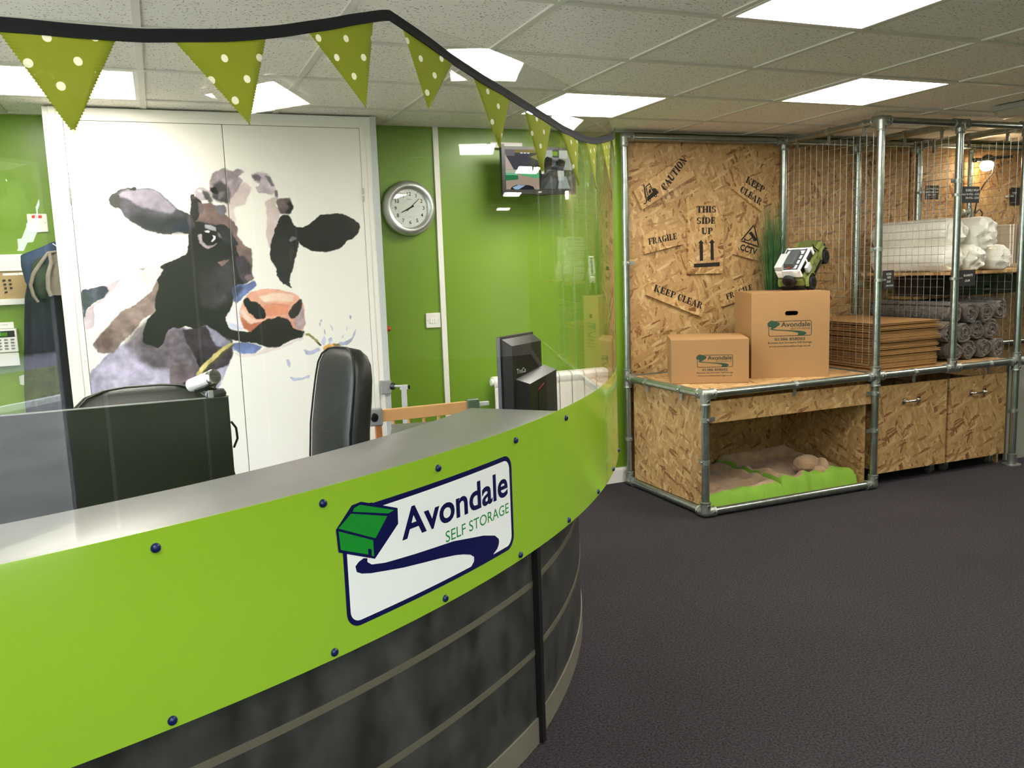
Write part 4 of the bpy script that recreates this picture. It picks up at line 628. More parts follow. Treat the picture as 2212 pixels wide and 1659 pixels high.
def switch(x, z, w_, h_, lab, red=False, rock=2):
    t = thing('light_switch' if not red else 'fused_switch', lab, 'switch', (x, Y1, z)); q = MB(); q.bx(x - w_ / 2, x + w_ / 2, Y1 - .010, Y1, z - h_ / 2, z + h_ / 2); q.ob('plate', M['white'], t, bevel=.003)
    q = MB()
    for s_ in (-1, 1): q = MB(); q.cyl((x + s_ * w_ * .38, Y1 - .0095, z), (x + s_ * w_ * .38, Y1 - .0108, z), .0025, n=10); q.ob('screw', M['fitting'], t)
    if red:
        q = MB(); surf_poly(q, rounded(x - .022, x + .022, z + .022, z + .036, .006), fw(Y1 - .010), 0, .0008); q.ob('red_label', M['red'], t)
    else:
        for k in range(rock): q = MB(); q.bx(x - .020 + k * .0135, x - .008 + k * .0135, Y1 - .0135, Y1 - .009, z - .016, z + .012); q.ob('rocker', M['paper'], t, bevel=.001)
switch(.236, 1.115, .086, .084, 'white three-gang light switch on the green wall below the clock', rock=3)
switch(-1.716, 1.694, .085, .085, 'white switch plate with a red label on the wall left of the cupboard', red=True)
kb = thing('key_board', 'tan key board in a cream frame on the wall left of the cupboard', 'key board', (-2.1, Y1, 1.32))
q = MB(); q.bx(-2.4, -1.70, Y1 - .022, Y1, 1.470, 1.548); q.bx(-2.4, -1.70, Y1 - .022, Y1, 1.310, 1.338); q.ob('frame', M['paper'], kb, bevel=.002)
q = MB(); q.bx(-2.4, -1.70, Y1 - .014, Y1, 1.338, 1.470); q.ob('board', M['tan'], kb)
q = MB()
for r_ in range(4):
    for c_ in range(2):
        if r_ == 3 and c_ == 1: continue
        q.box((-1.882 + c_ * .023 + r_ * .001, Y1 - .0165, 1.427 - r_ * .0185), (.011, .005, .007))
q.ob('key_slots', M['black'], kb)
q = MB(); q.bx(-1.885, -1.822, Y1 - .0158, Y1 - .0138, 1.449, 1.460); q.bx(-1.820, -1.80, Y1 - .0158, Y1 - .0138, 1.450, 1.461); q.ob('label_strip', M['paper'], kb)
al = thing('alarm_keypad', 'white alarm keypad with a green display and its flap hanging open at the left edge', 'alarm keypad', (-1.92, Y1, 1.02))
q = MB(); q.bx(-2.0, -1.853, Y1 - .035, Y1, 1.085, 1.196); q.ob('body', M['paper'], al, bevel=.005)
q = MB(); q.bx(-1.985, -1.862, Y1 - .037, Y1 - .034, 1.158, 1.188); q.ob('display_surround', M['black'], al)
q = MB(); q.bx(-1.975, -1.892, Y1 - .0385, Y1 - .0365, 1.163, 1.181); q.ob('display', M['lcd'], al); q = MB(); q.bx(-1.935, -1.920, Y1 - .0392, Y1 - .038, 1.165, 1.185); q.ob('green_tab', M['lcdb'], al)
for r_ in range(4):
    for c_ in range(4): q = MB(); q.sphere((-1.955 + c_ * .027, Y1 - .036, 1.146 - r_ * .0145), (.009, .003, .0048), 12, 6); q.ob('key', M['grey'], al, smooth=True)
q = MB(); q.box((-1.925, Y1 - .044, 1.052), (.145, .004, .062), Matrix.Rotation(.1, 3, 'X')); q.ob('flap', M['paper'], al)
q = MB(); q.bx(-1.98, -1.866, Y1 - .003, Y1, 1.198, 1.228); put_text(q, 'ALARM CODE', -1.96, 1.213, .07, .006, fw(Y1 - .003), mi=1); q.mi = q.mi
tag(origin(q.ob('paper_note', [M['paper'], M['grey']]), (-1.92, Y1, 1.2)), 'small white paper note above the alarm keypad', 'note')
q = MB(); rings = []
for k in range(9):
    t = k / 8; x = -1.868 + .062 * t; y = Y1 - .012 - .03 * math.sin(t * PI * .8); rings.append([(x, y, .925 - .012 * t), (x, y - .001, .925 - .012 * t), (x, y - .001, .965 + .008 * math.sin(t * 3)), (x, y, .965 + .008 * math.sin(t * 3))])
q.loft([[Vector(p) for p in r] for r in rings]); tag(origin(q.ob('curled_paper', M['paper'], None, smooth=True), (-1.84, Y1, .94)), 'curled white slip of paper taped low on the wall under the alarm keypad', 'paper')
# coat hung beside the cupboard
ho = thing('hanging_coat', 'dark navy coat with a khaki-lined hood hanging against the left side of the cupboard', 'coat', (-1.72, 2.72, 1.6))
q = MB(); rings = []
secs = [(1.50, -1.690, .045, .05), (1.42, -1.705, .065, .062), (1.34, -1.715, .075, .066), (1.22, -1.722, .082, .066), (1.05, -1.732, .090, .07), (.88, -1.740, .098, .072), (.70, -1.742, .100, .072), (.55, -1.742, .102, .072)]
for z, xc, rx, ry in secs:
    rings.append([Vector((xc + rx * math.cos(a) * (1 + .06 * math.sin(7 * a + z * 3)), 2.745 + ry * math.sin(a) * (1 + .12 * math.sin(9 * a + z * 2)), z + .006 * math.sin(4 * a))) for a in [2 * PI * k / 56 for k in range(56)]])
q.loft(rings); q.ob('coat_body', M['coatm'], ho, smooth=True, angle=80)
q = MB(); q.loft([[Vector((x_ + r * math.cos(a) * w_, y_ + r * .35 * math.sin(a), z_ + r * math.sin(a) * .25)) for a in [2 * PI * k / 24 for k in range(24)]] for x_, y_, z_, r, w_ in ((-1.64, 2.70, 1.595, .012, 1), (-1.66, 2.69, 1.57, .04, 1), (-1.70, 2.685, 1.535, .085, 1), (-1.73, 2.69, 1.49, .065, .9), (-1.74, 2.70, 1.42, .05, .8), (-1.735, 2.71, 1.36, .03, .8))]); q.ob('blue_lining', M['coatl'], ho, smooth=True, angle=80)
q = MB()
hood = [(-1.630, 1.55), (-1.665, 1.545), (-1.70, 1.50), (-1.735, 1.45), (-1.752, 1.40), (-1.745, 1.35), (-1.728, 1.32)]
q.tube([(x, 2.64, z) for x, z in hood], [.006, .008, .009, .010, .009, .008, .006], 10); q.tube([(-1.66, 2.63, 1.545), (-1.655, 2.625, 1.50), (-1.675, 2.62, 1.44), (-1.68, 2.62, 1.38), (-1.672, 2.62, 1.345)], [.008, .010, .010, .010, .008], 10)
q.loft([[Vector((x + dx, 2.645, z)), Vector((x + dx + .055, 2.625, z - .002)), Vector((x + dx + .055, 2.633, z)), Vector((x + dx, 2.655, z))] for x, dx, z in ((-1.655, 0, 1.545), (-1.668, 0, 1.48), (-1.683, 0, 1.41), (-1.682, 0, 1.35))]); q.ob('hood_lining', M['coatg'], ho, smooth=True, angle=60)
q = MB(); q.sphere((-1.705, 2.668, 1.43), (.045, .03, .10), 14, 10); q.ob('hood_inside', mat('dark_green_lining', (40, 52, 34), .9, mottle=.5, mscale=30), ho, smooth=True)
q = MB(); q.tube([(-1.645, 2.66, 1.588), (-1.632, 2.655, 1.578), (-1.622, 2.655, 1.57)], .0022, 8); q.ob('hanging_loop', M['paper'], ho)

es = thing('door_release', 'small red and yellow door release button on the cupboard side below the clock', 'release button', (-.07, 2.72, 1.1))
q = MB(); q.bx(-.098, -.088, 2.68, 2.76, 1.03, 1.17); q.ob('backplate', M['black'], es, bevel=.003)
q = MB(); q.cyl((-.088, 2.72, 1.09), (-.066, 2.72, 1.09), .013); q.ob('collar', M['yellow'], es, smooth=True); q = MB(); q.cyl((-.066, 2.72, 1.09), (-.050, 2.72, 1.09), .015); q.ob('button', M['red'], es, smooth=True)

# ------------------------------------------------------------------ radiator
ra = thing('radiator', 'white panel radiator on the green wall behind the small black till monitor', 'radiator', (.97, 2.78, .15))
for k in range(9):
    x = .562 + k * .084; q = MB(); y0 = 2.72
    q.bx(x, x + .078, y0 + .006, y0 + .018, .17, .700); q.bx(x + .034, x + .044, y0 + .018, y0 + .085, .17, .74)
    q.loft([[Vector((x + dx, y0 + yy, zz)) for yy, zz in ((.012, .700), (.004, .715), (.006, .742), (.022, .760), (.060, .766), (.085, .758), (.085, .745), (.024, .738), (.022, .705))] for dx in (.001, .077)]); q.ob('section', M['white'], ra, smooth=True, angle=35)
q = MB(); q.cyl((.548, 2.76, .735), (1.322, 2.76, .735), .021, n=20); q.cyl((.548, 2.76, .19), (1.322, 2.76, .19), .021, n=20); q.ob('header_pipe', M['white'], ra, smooth=True)
q = MB(); q.bx(.555, 1.31, Y1 - .03, Y1 - .001, .3, .34); q.bx(.70, .72, 2.78, Y1 - .001, .12, .2); q.bx(1.2, 1.22, 2.78, Y1 - .001, .12, .2); q.ob('wall_bracket', M['white'], ra)
# ------------------------------------------------------------------ stair gate
ga = thing('baby_gate', 'wooden baby gate with grey end caps standing open behind the counter', 'gate', (-.05, 2.2, 0)); gy = 2.2
q = MB(); q.bx(-.252, .20, gy - .011, gy + .011, .672, .732); q.bx(-.252, .20, gy - .011, gy + .011, .06, .10); q.ob('rail', M['wood'], ga, bevel=.003)
for x in (-.19, -.112, -.034, .044, .122): q = MB(); q.cyl((x, gy, .10), (x, gy, .672), .0085); q.ob('spindle', M['wood'], ga, smooth=True)
q = MB(); q.bx(-.282, -.252, gy - .014, gy + .014, .02, .665); q.cyl((-.268, gy - .0145, .58), (-.268, gy - .010, .58), .004, mi=1); q.ob('stile', [M['woodd'], M['black']], ga, bevel=.002)
q = MB(); q.bx(-.312, -.246, gy - .020, gy + .020, .655, .742); q.ob('hinge_cap', M['grey'], ga, bevel=.008, bseg=3)
q = MB(); q.sphere((-.288, gy - .021, .700), (.019, .006, .024), 16, 10); q.ob('hinge_recess', M['black'], ga, smooth=True)
q = MB(); q.bx(.196, .262, gy - .018, gy + .018, .690, .742); q.ob('latch', mat('latch_green_grey', (84, 104, 84), .35), ga, bevel=.008, bseg=3)
q = MB(); q.bx(.262, .318, gy - .010, gy + .010, .700, .722); q.ob('bolt', M['lgrey'], ga, bevel=.004)
q = MB(); q.cyl((-.268, gy, 0), (-.268, gy, .02), .012); q.cyl((.19, gy, 0), (.19, gy, .06), .012); q.ob('foot', M['rubber'], ga)
gf = thing('gate_frame', 'light grey steel gate frame clamped to the cupboard side', 'gate frame', (-.04, 2.5, 0))
q = MB(); q.bx(-.155, -.100, 2.555, 2.588, .755, .825) ; q.ob('wall_cup', M['grey'], gf, bevel=.003)
q = MB(); q.cyl((-.100, 2.565, .792), (-.085, 2.555, .792), .019); q.ob('wall_pad', M['black'], gf, smooth=True)
q = MB(); q.cyl((-.088, 2.557, .792), (-.055, 2.54, .792), .006); q.bx(-.058, -.016, 2.53, 2.552, .772, .797); q.bx(-.050, -.024, 2.53, 2.552, .02, .775); q.bx(-.05, .42, 2.53, 2.552, 0, .012); q.ob('upright', M['lgrey'], gf, bevel=.002)
q = MB(); q.bx(-.018, -.006, 2.53, 2.552, .774, .794); q.ob('end_cap', M['black'], gf)

# ------------------------------------------------------------------ office chairs
def loftbox(q, secs, n=10, mi=None):
    """secs: (centre, half width vec, half depth vec, roundness)"""
    rings = []
    for c, wv, dv, e in secs:
        c = Vector(c); wv = Vector(wv); dv = Vector(dv); ring = []
        for k in range(4 * n):
            a = 2 * PI * k / (4 * n); ca, sa = math.cos(a), math.sin(a); ring.append(c + wv * math.copysign(abs(ca) ** e, ca) + dv * math.copysign(abs(sa) ** e, sa))
        rings.append(ring)
    q.loft(rings, True, mi)
def chair(loc, rz, lab, top, wid, lean=.10):
    t = thing('office_chair', lab, 'office chair', (loc[0], loc[1], 0), 'black leather office chairs', rz)
    def V(x, y, z): return (x, y, z)
    q = MB(); zs = [.50, .54, .62, .72, .82, .92, 1.0]; tp = top
    prof = [(.47, .30, .020), (.48, .40, .05), (.56, .46, .058), (.66, .48, .060), (.78, .48, .058), (.88, .475, .056), (.95, .46, .054), (1.0, .43, .050), (1.03, .37, .042), (1.05, .26, .030), (1.056, .12, .012)]
    secs = []
    for z, w2, d2 in prof:
        zz = .47 + (z - .47) * (tp - .47) / (1.056 - .47); y = .20 + lean * ((zz - .47) / .6) ** 1.5 - .02 * math.sin((zz - .47) / (tp - .47) * PI * 1.5)
        secs.append((V(0, y, zz), (w2 / 2 * wid, 0, 0), (0, d2, 0), .55))
    loftbox(q, secs); q.ob('backrest', M['leather'], t, smooth=True, angle=60, local=True)
    q = MB()   # piping round the front edge and the cross seam
    pts = []
    for s_ in (-1, 1):
        side = []
        for (c, wv, dv, e) in secs: side.append((s_ * wv[0] * .93, c[1] - dv[1] * .80, c[2] + .002))
        pts += side if s_ < 0 else side[::-1]
    q.tube(pts, .004, 8); zc = secs[4][0][2]; yc = secs[4][0][1]
    for sg in (-1, 1):
        q.tube([(x * wid, yc + sg * math.sqrt(max(0, 1 - (abs(x) / .24) ** 3)) * .0575, zc - .01 * (1 - (x / .235) ** 2)) for x in [-.225 + .045 * k for k in range(11)]], .0028, 6)
    q.tube([(0.0, yc + .0585, zc), (0.03, yc + .062, zc - .05), (.05, yc + .058, zc - .12)], .003, 6); q.tube([(.0, secs[4][0][1] + .0585, zc), (.02, secs[6][0][1] + .056, secs[6][0][2]), (.05, secs[8][0][1] + .044, secs[8][0][2])], .003, 6)
    q.ob('piping', M['black'], t, smooth=True, local=True)
    q = MB(); loftbox(q, [(V(0, -.03, .40), (.22, 0, 0), (0, .21, 0), .5), (V(0, -.03, .42), (.25, 0, 0), (0, .24, 0), .5), (V(0, -.03, .47), (.25, 0, 0), (0, .24, 0), .5), (V(0, -.03, .50), (.22, 0, 0), (0, .21, 0), .5)]); q.ob('seat', M['leather'], t, smooth=True, angle=60, local=True)
    for s_ in (-1, 1): q = MB(); q.tube([V(s_ * .27, .16, .46), V(s_ * .28, .12, .53), V(s_ * .28, -.12, .54), V(s_ * .27, -.14, .46)], .016, 10); q.ob('armrest', M['black'], t, smooth=True, local=True)
    q = MB(); q.cyl((0, 0, .08), (0, 0, .40), .028, n=16); q.box((0, .16, .43), (.06, .22, .02)); q.ob('post', M['black'], t, smooth=True, local=True)
    for k in range(5):
        a = k * 2 * PI / 5 + .3; q = MB(); ex, ey = .28 * math.cos(a), .28 * math.sin(a); q.tube([(0, 0, .10), (ex, ey, .07)], [.026, .016], 8); lg = q.ob('base_leg', M['black'], t, smooth=True, local=True)
        q = MB(); q.cyl((ex - .015 * math.sin(a), ey + .015 * math.cos(a), .028), (ex + .015 * math.sin(a), ey - .015 * math.cos(a), .028), .028, n=16); q.cyl((ex, ey, .03), (ex, ey, .075), .008); q.ob('castor', M['black'], lg, smooth=True, local=True)
    return t
chair((-1.29, 1.12), 0.0, 'black leather office chair behind the large monitor with the webcam', 1.030, 1.04)
chair((-.785, 1.36), RD(-74), 'black leather office chair turned side-on in front of the printed daisy', 1.118, .74, .01)

# ------------------------------------------------------------------ monitors on the desk
mo = thing('desk_monitor', 'wide black monitor seen over the counter with a silver webcam on its top edge', 'monitor', (-1.40, .52, .72)); my = .50
q = MB(); q.bx(-1.76, -1.061, my, my + .022, .80, 1.092); q.ob('screen_panel', M['satin'], mo, bevel=.002)
q = MB(); q.poly([(-1.75, .80), (-1.040, .80), (-1.060, .885), (-1.061, 1.0), (-1.75, 1.0)], fw(my + .045), 0, .022); q.ob('rear_housing', M['black'], mo, bevel=.004)
q = MB(); q.bx(-1.765, -1.060, my - .0015, my + .001, 1.0905, 1.0935); q.ob('edge_trim', M['grey'], mo)
q = MB(); q.bx(-1.46, -1.36, my + .03, my + .05, .735, .82); q.bx(-1.54, -1.28, my - .08, my + .12, .72, .735); q.ob('stand', M['black'], mo, bevel=.003)
q = MB(); q.tube([(-1.058, my + .02, 1.02), (-1.046, my + .03, 1.0), (-1.044, my + .035, .97), (-1.055, my + .04, .945)], .0032, 8); q.ob('cable', M['black'], mo, smooth=True)
wb = thing('webcam', 'silver barrel webcam clipped on the right-hand corner of the large black monitor', 'webcam', (-1.09, my + .01, 1.0935))
q = MB(); loftbox(q, [((-1.093, my + .005, 1.0935), (.026, 0, 0), (0, .020, 0), .5), ((-1.093, my + .005, 1.103), (.028, 0, 0), (0, .022, 0), .5), ((-1.093, my + .005, 1.112), (.023, 0, 0), (0, .018, 0), .5)]); q.ob('clip', M['black'], wb, smooth=True, angle=50)
q = MB(); q.bx(-1.112, -1.098, my - .020, my - .012, 1.094, 1.114); q.ob('clip_badge', M['grey'], wb, bevel=.002)
A_ = Vector((-1.150, my + .050, 1.122)); B_ = Vector((-1.093, my - .026, 1.150)); dirv = (B_ - A_).normalized()
q = MB(); q.tube([A_ - dirv * .001, A_, A_ + dirv * .002, B_ - dirv * .012], [.010, .0165, .018, .0195], 28); q.ob('barrel', M['silver'], wb, smooth=True, angle=50)
q = MB(); q.tube([B_ - dirv * .012, B_, B_ + dirv * .003, B_ + dirv * .003, B_ + dirv * .0005], [.0200, .0205, .0190, .0160, .0155], 28); q.ob('lens_ring', M['chrome'], wb, smooth=True, angle=40)
q = MB(); q.cyl(B_ + dirv * .0005, B_ + dirv * .0012, .0155, n=28); q.ob('lens', M['black'], wb)
q = MB(); q.tube([A_.lerp(B_, .25) + Vector((0, 0, -.014)), A_.lerp(B_, .9) + Vector((0, 0, -.014))], [.012, .014], 12); q.cyl(A_.lerp(B_, .75) + Vector((0, 0, -.018)), (-1.093, my + .005, 1.108), .009); q.ob('neck', M['black'], wb, smooth=True)

# till: tall black touch monitor with a smaller screen in front, seen from behind
tl = thing('till_monitor', 'black touch-screen till monitor standing at the right-hand end of the counter', 'till', (.15, 1.30, .72))
# the till's own frame: w = along its width, d = towards the viewer
o_ = Vector((-.005, 1.22, 0)); wd = Vector((.215, .165, 0)); wl = wd.length; wd = wd / wl; dd = Vector((wd.y, -wd.x, 0))
def T3(u, d, z): return o_ + wd * u + dd * d + Vector((0, 0, z))
q = MB()
def hexa(q, pts, mi=None): q.add([Vector(p) for p in pts], [(0, 1, 2, 3), (7, 6, 5, 4), (0, 4, 5, 1), (1, 5, 6, 2), (2, 6, 7, 3), (3, 7, 4, 0)], mi)
WL = wl
hexa(q, [T3(0, -.006, .78), T3(WL, -.006, .78), T3(WL, .012, .78), T3(0, .012, .78), T3(0, -.006, 1.135), T3(WL, -.006, 1.135), T3(WL, .012, 1.135), T3(0, .012, 1.135)])
q.ob('bezel', M['black'], tl, bevel=.002)
q = MB(); hexa(q, [T3(.012, .012, .79), T3(WL - .004, .012, .79), T3(WL - .004, .050, .80), T3(.025, .050, .80), T3(.012, .012, 1.125), T3(WL - .004, .012, 1.125), T3(WL - .004, .050, 1.098), T3(.025, .050, 1.098)]); q.ob('rear_housing', M['satin'], tl)
q = MB(); fT = lambda u, v, h: T3(u, .0505 + h, v); put_text(q, 'TruCa', .055, .985, height=.020, f=fT, bold=.01); q.ob('maker_mark', M['silver'], tl)
q = MB(); hexa(q, [T3(.045, .05, .72), T3(WL + .015, .05, .72), T3(WL + .03, .10, .72), T3(.07, .10, .72), T3(.045, .05, .965), T3(WL + .015, .05, .995), T3(WL + .03, .10, .975), T3(.07, .10, .945)]); q.ob('printer_unit', M['satin'], tl)
q = MB(); hexa(q, [T3(.135, .098, .83), T3(.185, .098, .845), T3(.185, .1025, .845), T3(.135, .1025, .83), T3(.135, .098, .91), T3(.185, .098, .93), T3(.185, .1025, .93), T3(.135, .1025, .91)]); q.ob('socket_recess', M['black'], tl)
q = MB(); q.add([T3(.135, .1028, .9125), T3(.185, .1028, .9325), T3(.185, .1028, .9345), T3(.135, .1028, .9145), T3(.135, .101, .9125), T3(.185, .101, .9325), T3(.185, .101, .9345), T3(.135, .101, .9145)], [(0, 1, 2, 3), (4, 5, 6, 7), (0, 1, 5, 4), (1, 2, 6, 5), (2, 3, 7, 6), (3, 0, 4, 7)]); q.ob('red_line', M['red'], tl)
q = MB(); q.loft([[T3(u, d, z) for u, d, z in ((.10, .02, .7205), (.30, .02, .7205), (.34, .14, .7205), (.12, .16, .7205))], [T3(u, d, z) for u, d, z in ((.12, .03, .79), (.28, .03, .79), (.31, .08, .735), (.14, .10, .735))]]); q.ob('base', M['satin'], tl)
# ------------------------------------------------------------------ strand board lining on the back wall, right half
for k, (xa, xb, lab) in enumerate([(1.49, 2.685, 'full-height strand board panel carrying the stencilled signs'), (2.69, 3.828, 'full-height strand board panel behind the wire mesh, middle bay'), (3.848, 5.2, 'full-height strand board panel lit by the clamp lamp at the right')]):
    q = MB(); q.bx(xa, xb, 2.79, 2.808, .02, 2.185); q.bx(xa + .05, xb - .05, 2.808, Y1, .05, 2.15); tag(origin(q.ob('wall_board', M['ox']), ((xa + xb) / 2, 2.8, .02)), lab, 'wall board', 'strand board wall panels')

# ------------------------------------------------------------------ galvanised pipe rack
rk = thing('pipe_rack', 'galvanised steel pipe rack with key-clamp fittings framing the packing material display', 'rack', (2.68, 2.3, 0))
PR = .0215; XA, XB, XC, XD, XE = 1.465, 2.672, 3.295, 3.868, 5.1; YF, YB = 1.93, 2.748; ZT, ZM, ZB = 2.155, .685, .028
def pipe(a, b_, nm='pipe', r=PR): q = MB(); q.cyl(a, b_, r, n=20); return q.ob(nm, M['steel'], rk, smooth=True, angle=50)
for x, z1 in ((XA, ZM), (XB, ZT), (XD, ZT)): pipe((x, YF, ZB if x < 3 else .0), (x, YF, z1), 'post')
pipe((XC, YF, ZM), (XC, YF, ZT), 'post'); pipe((XE, YF, 0), (XE, YF, ZT), 'post'); pipe((XE, YB, 0), (XE, YB, ZT), 'post')
for x in (XA, XB, XC + .015, XD + .01): pipe((x, YB, ZB if x < 2 else 0), (x, YB, ZT), 'post')
pipe((XA, YF, ZM), (XE, YF, ZM), 'rail'); pipe((XA, YF, ZM), (XA, YB, ZM), 'rail'); pipe((XA, YF, ZB), (XB, YF, ZB), 'rail'); pipe((XA, YF, ZB), (XA, YB, ZB), 'rail'); pipe((XA, YB, ZM), (XE, YB, ZM), 'rail')
pipe((XB, YF, ZT), (XE, YF, ZT), 'rail'); pipe((XA, YB, ZT), (XE, YB, ZT), 'rail')
for x in (XB, XC, XD): pipe((x, YF, ZT), (x, YB, ZT), 'rail')
pipe((XB, YF, ZM), (XB, YB, ZM), 'rail'); pipe((XD, YF, ZM), (XD, YB, ZM), 'rail')
pipe((4.385, 2.745, .66), (4.385, 2.745, 2.13), 'post', .017)
def fitting(p, *dirs):
    q = MB(); p = Vector(p); q.sphere(p, .0285, 16, 10)
    for d in dirs:
        d = Vector(d); l = .058; q.cyl(p, p + d * l, .0278, n=20); q.tube([p + d * (l - .009), p + d * (l - .006), p + d * l, p + d * (l + .001)], [.0278, .0298, .0298, .023], 20)
        s_ = d.cross(Vector((0, -1, 0))) if abs(d.y) < .9 else Vector((0, 0, 1)); n_ = (Vector((0, -1, 0)) if abs(d.y) < .9 else Vector((-1, 0, 0)))
        c = p + d * .038 + n_ * .026; q.tube([c, c + n_ * .006], [.009, .008], 10); q.tube([c + n_ * .0062, c + n_ * .0065], [.0045, .0045], 8, mi=1)
    q.ob('pipe_fitting', [M['fitting'], M['black']], rk, smooth=True, angle=40)
U_, D_, L_, R2_, Fw, Bk = (0, 0, 1), (0, 0, -1), (-1, 0, 0), (1, 0, 0), (0, -1, 0), (0, 1, 0)
fitting((XA, YF, ZM), D_, R2_, Bk); fitting((XA, YF, ZB), U_, R2_, Bk); fitting((XA, YB, ZM), U_, D_, Fw); fitting((XA, YB, ZB), U_, Fw); fitting((XA, YB, ZT), D_, R2_)
fitting((XB, YF, ZM), U_, D_, L_, R2_); fitting((XB, YF, ZB), U_, L_); fitting((XB, YF, ZT), D_, R2_, Bk); fitting((XB, YB, ZT), D_, L_, R2_, Fw)
fitting((XC, YF, ZM), U_, L_, R2_); fitting((XC, YF, ZT), D_, L_, R2_, Bk); fitting((XC, YB, ZT), D_, R2_, Fw); fitting((XD, YF, ZM), U_, D_, L_, R2_); fitting((XD, YF, ZT), D_, L_, R2_, Bk); fitting((XD, YB, ZT), D_, L_, Fw)
fitting((XC + .015, YB, ZM), U_, Fw)
q = MB(); q.tube([(XD, YF, 0), (XD, YF, .006), (XD, YF, .008), (XD, YF, .06), (XD, YF, .075), (XD, YF, .076)], [.055, .055, .029, .028, .030, .022], 24); q.ob('floor_flange', M['fitting'], rk, smooth=True, angle=40)
for z in (1.06, 1.68): q = MB(); q.cyl((4.385, 2.745, z - .03), (4.385, 2.745, z + .03), .025); q.cyl((4.385, 2.745, z), (4.30, 2.73, z), .018); q.sphere((4.30, 2.725, z), .026, 12, 8); q.ob('pipe_fitting', M['fitting'], rk, smooth=True)
def clamp(p, ax, side, tab=None):
    """single-sided panel clip round a pipe at p, axis ax, tab towards side"""
    q = MB(); p = Vector(p); a = Vector(ax); s_ = Vector(side); q.cyl(p - a * .0125, p + a * .0125, .0245, n=20)
    mm = Matrix((tuple(s_), tuple(a), tuple(s_.cross(a)))).transposed(); q.box(p + s_ * .040, (.045, .023, .004), mm); f_ = s_.cross(a)
    if f_.y > 0 or (abs(f_.y) < .1 and f_.x > 0): f_ = -f_
    q.tube([p + f_ * .022, p + f_ * .032, p + f_ * .034], [.008, .007, .003], 10); q.ob('panel_clip', M['fitting'], rk, smooth=True, angle=40)
clamp((XA, YF, .545), U_, R2_); clamp((XA, YF, .31), U_, Bk); clamp((XB, YF, .585), U_, L_); clamp((XB, YF, .36), U_, L_); clamp((XA, YB, .30), U_, R2_); clamp((XA, YB, 1.40), U_, R2_); clamp((XD, YF, .36), U_, L_)
clamp((XA, 2.52, ZM), Bk, D_); clamp((XA, 2.16, ZM), Bk, D_); clamp((2.07, YF, ZM), R2_, D_); clamp((2.98, YF, ZM), R2_, D_); clamp((3.62, YF, ZM), R2_, D_); clamp((XB, 2.35, ZM), Bk, U_)
clamp((XB, YF, 1.43), U_, Bk); clamp((XC, YF, 1.82), U_, L_); clamp((XC + .015, YB, 1.76), U_, Fw); clamp((XC + .02, YB, 1.2), U_, Fw)
for x, ys in ((XB, (2.62, 2.34, 2.06)), (XC, (2.62, 2.34, 2.06)), (XD, (2.62, 2.34, 2.06))):
    for y in ys: q = MB(); q.cyl((x, y - .012, ZT), (x, y + .012, ZT), .0245, n=20); q.box((x, y, ZT - .045), (.006, .022, .05)); q.ob('mesh_clip', M['fitting'], rk, smooth=True, angle=40)

for x, lab, y0, y1, z0, z1 in ((XB, 'square wire mesh side panel between the front and back posts beside the cardboard stack', 1.985, 2.70, .745, 2.095), (XC, 'square wire mesh side panel in the middle of the rack left of the bubble wrap', 2.01, 2.70, .98, 2.095), (XD, 'square wire mesh side panel at the right-hand posts of the rack', 1.985, 2.70, .745, 2.095)):
    q = MB(); n = int(round((y1 - y0) / .0508)); 
    for k in range(n + 1): y = y0 + (y1 - y0) * k / n; q.cyl((x, y, z0), (x, y, z1), .0013, n=6)
    m_ = int(round((z1 - z0) / .0508))
    for k in range(m_ + 1): z = z0 + (z1 - z0) * k / m_; q.cyl((x + .0024, y0, z), (x + .0024, y1, z), .0013, n=6)
    tag(origin(q.ob('wire_mesh', M['wire'], None, smooth=True), (x, (y0 + y1) / 2, z0)), lab, 'wire mesh panel', 'wire mesh panels of the rack')

# ------------------------------------------------------------------ OSB bench and shelves
be = thing('display_bench', 'strand board bench with an open den below, inside the low front bay of the rack', 'bench', (2.07, 2.35, 0))
q = MB(); q.bx(XA + .025, XB - .025, YF + .025, YB - .03, .682, .700); q.ob('top', M['oz'], be)
q = MB(); q.bx(XA + .022, XA + .038, YF + .025, YB - .03, .045, .664); q.ob('side_panel', M['oy'], be)
q = MB(); q.bx(1.505, XB - .02, YF + .010, YF + .028, .520, .640); q.ob('header_board', M['ox'], be)
q = MB(); q.bx(XB - .040, XB - .024, YF + .045, YB - .03, .02, .664); q.ob('side_panel', M['oy'], be)
q = MB(); q.bx(XA + .04, XB - .04, YB - .045, YB - .03, .02, .664); q.ob('back_panel', M['ox'], be)
q = MB(); q.bx(XA + .04, XB - .04, YF + .03, YB - .045, .006, .02); q.ob('floor_board', M['oz'], be)
q = MB(); q.bx(XB + .025, XD - .03, YF + .025, YB - .03, .682, .700); tag(origin(q.ob('shelf', M['oz']), (3.2, 2.3, .69)), 'strand board shelf under the flattened boxes and rolled blankets', 'shelf')
q = MB(); q.bx(3.33, 5.0, 2.02, 2.72, 1.255, 1.273); tag(origin(q.ob('shelf', M['oz']), (4, 2.4, 1.26)), 'upper strand board shelf carrying the bubble wrap rolls', 'shelf')
q = MB(); q.bx(3.95, 5.0, 2.42, 2.72, 1.072, 1.092); tag(origin(q.ob('shelf', M['oz']), (4.5, 2.5, 1.08)), 'pale strand board shelf under the green trunk, above the blankets', 'shelf')
q = MB(); q.bx(4.02, 4.32, 2.71, 2.79, 1.595, 1.612); tag(origin(q.ob('ledge', M['oz']), (4.1, 2.75, 1.6)), 'narrow strand board ledge on the wall under the back price board', 'ledge')
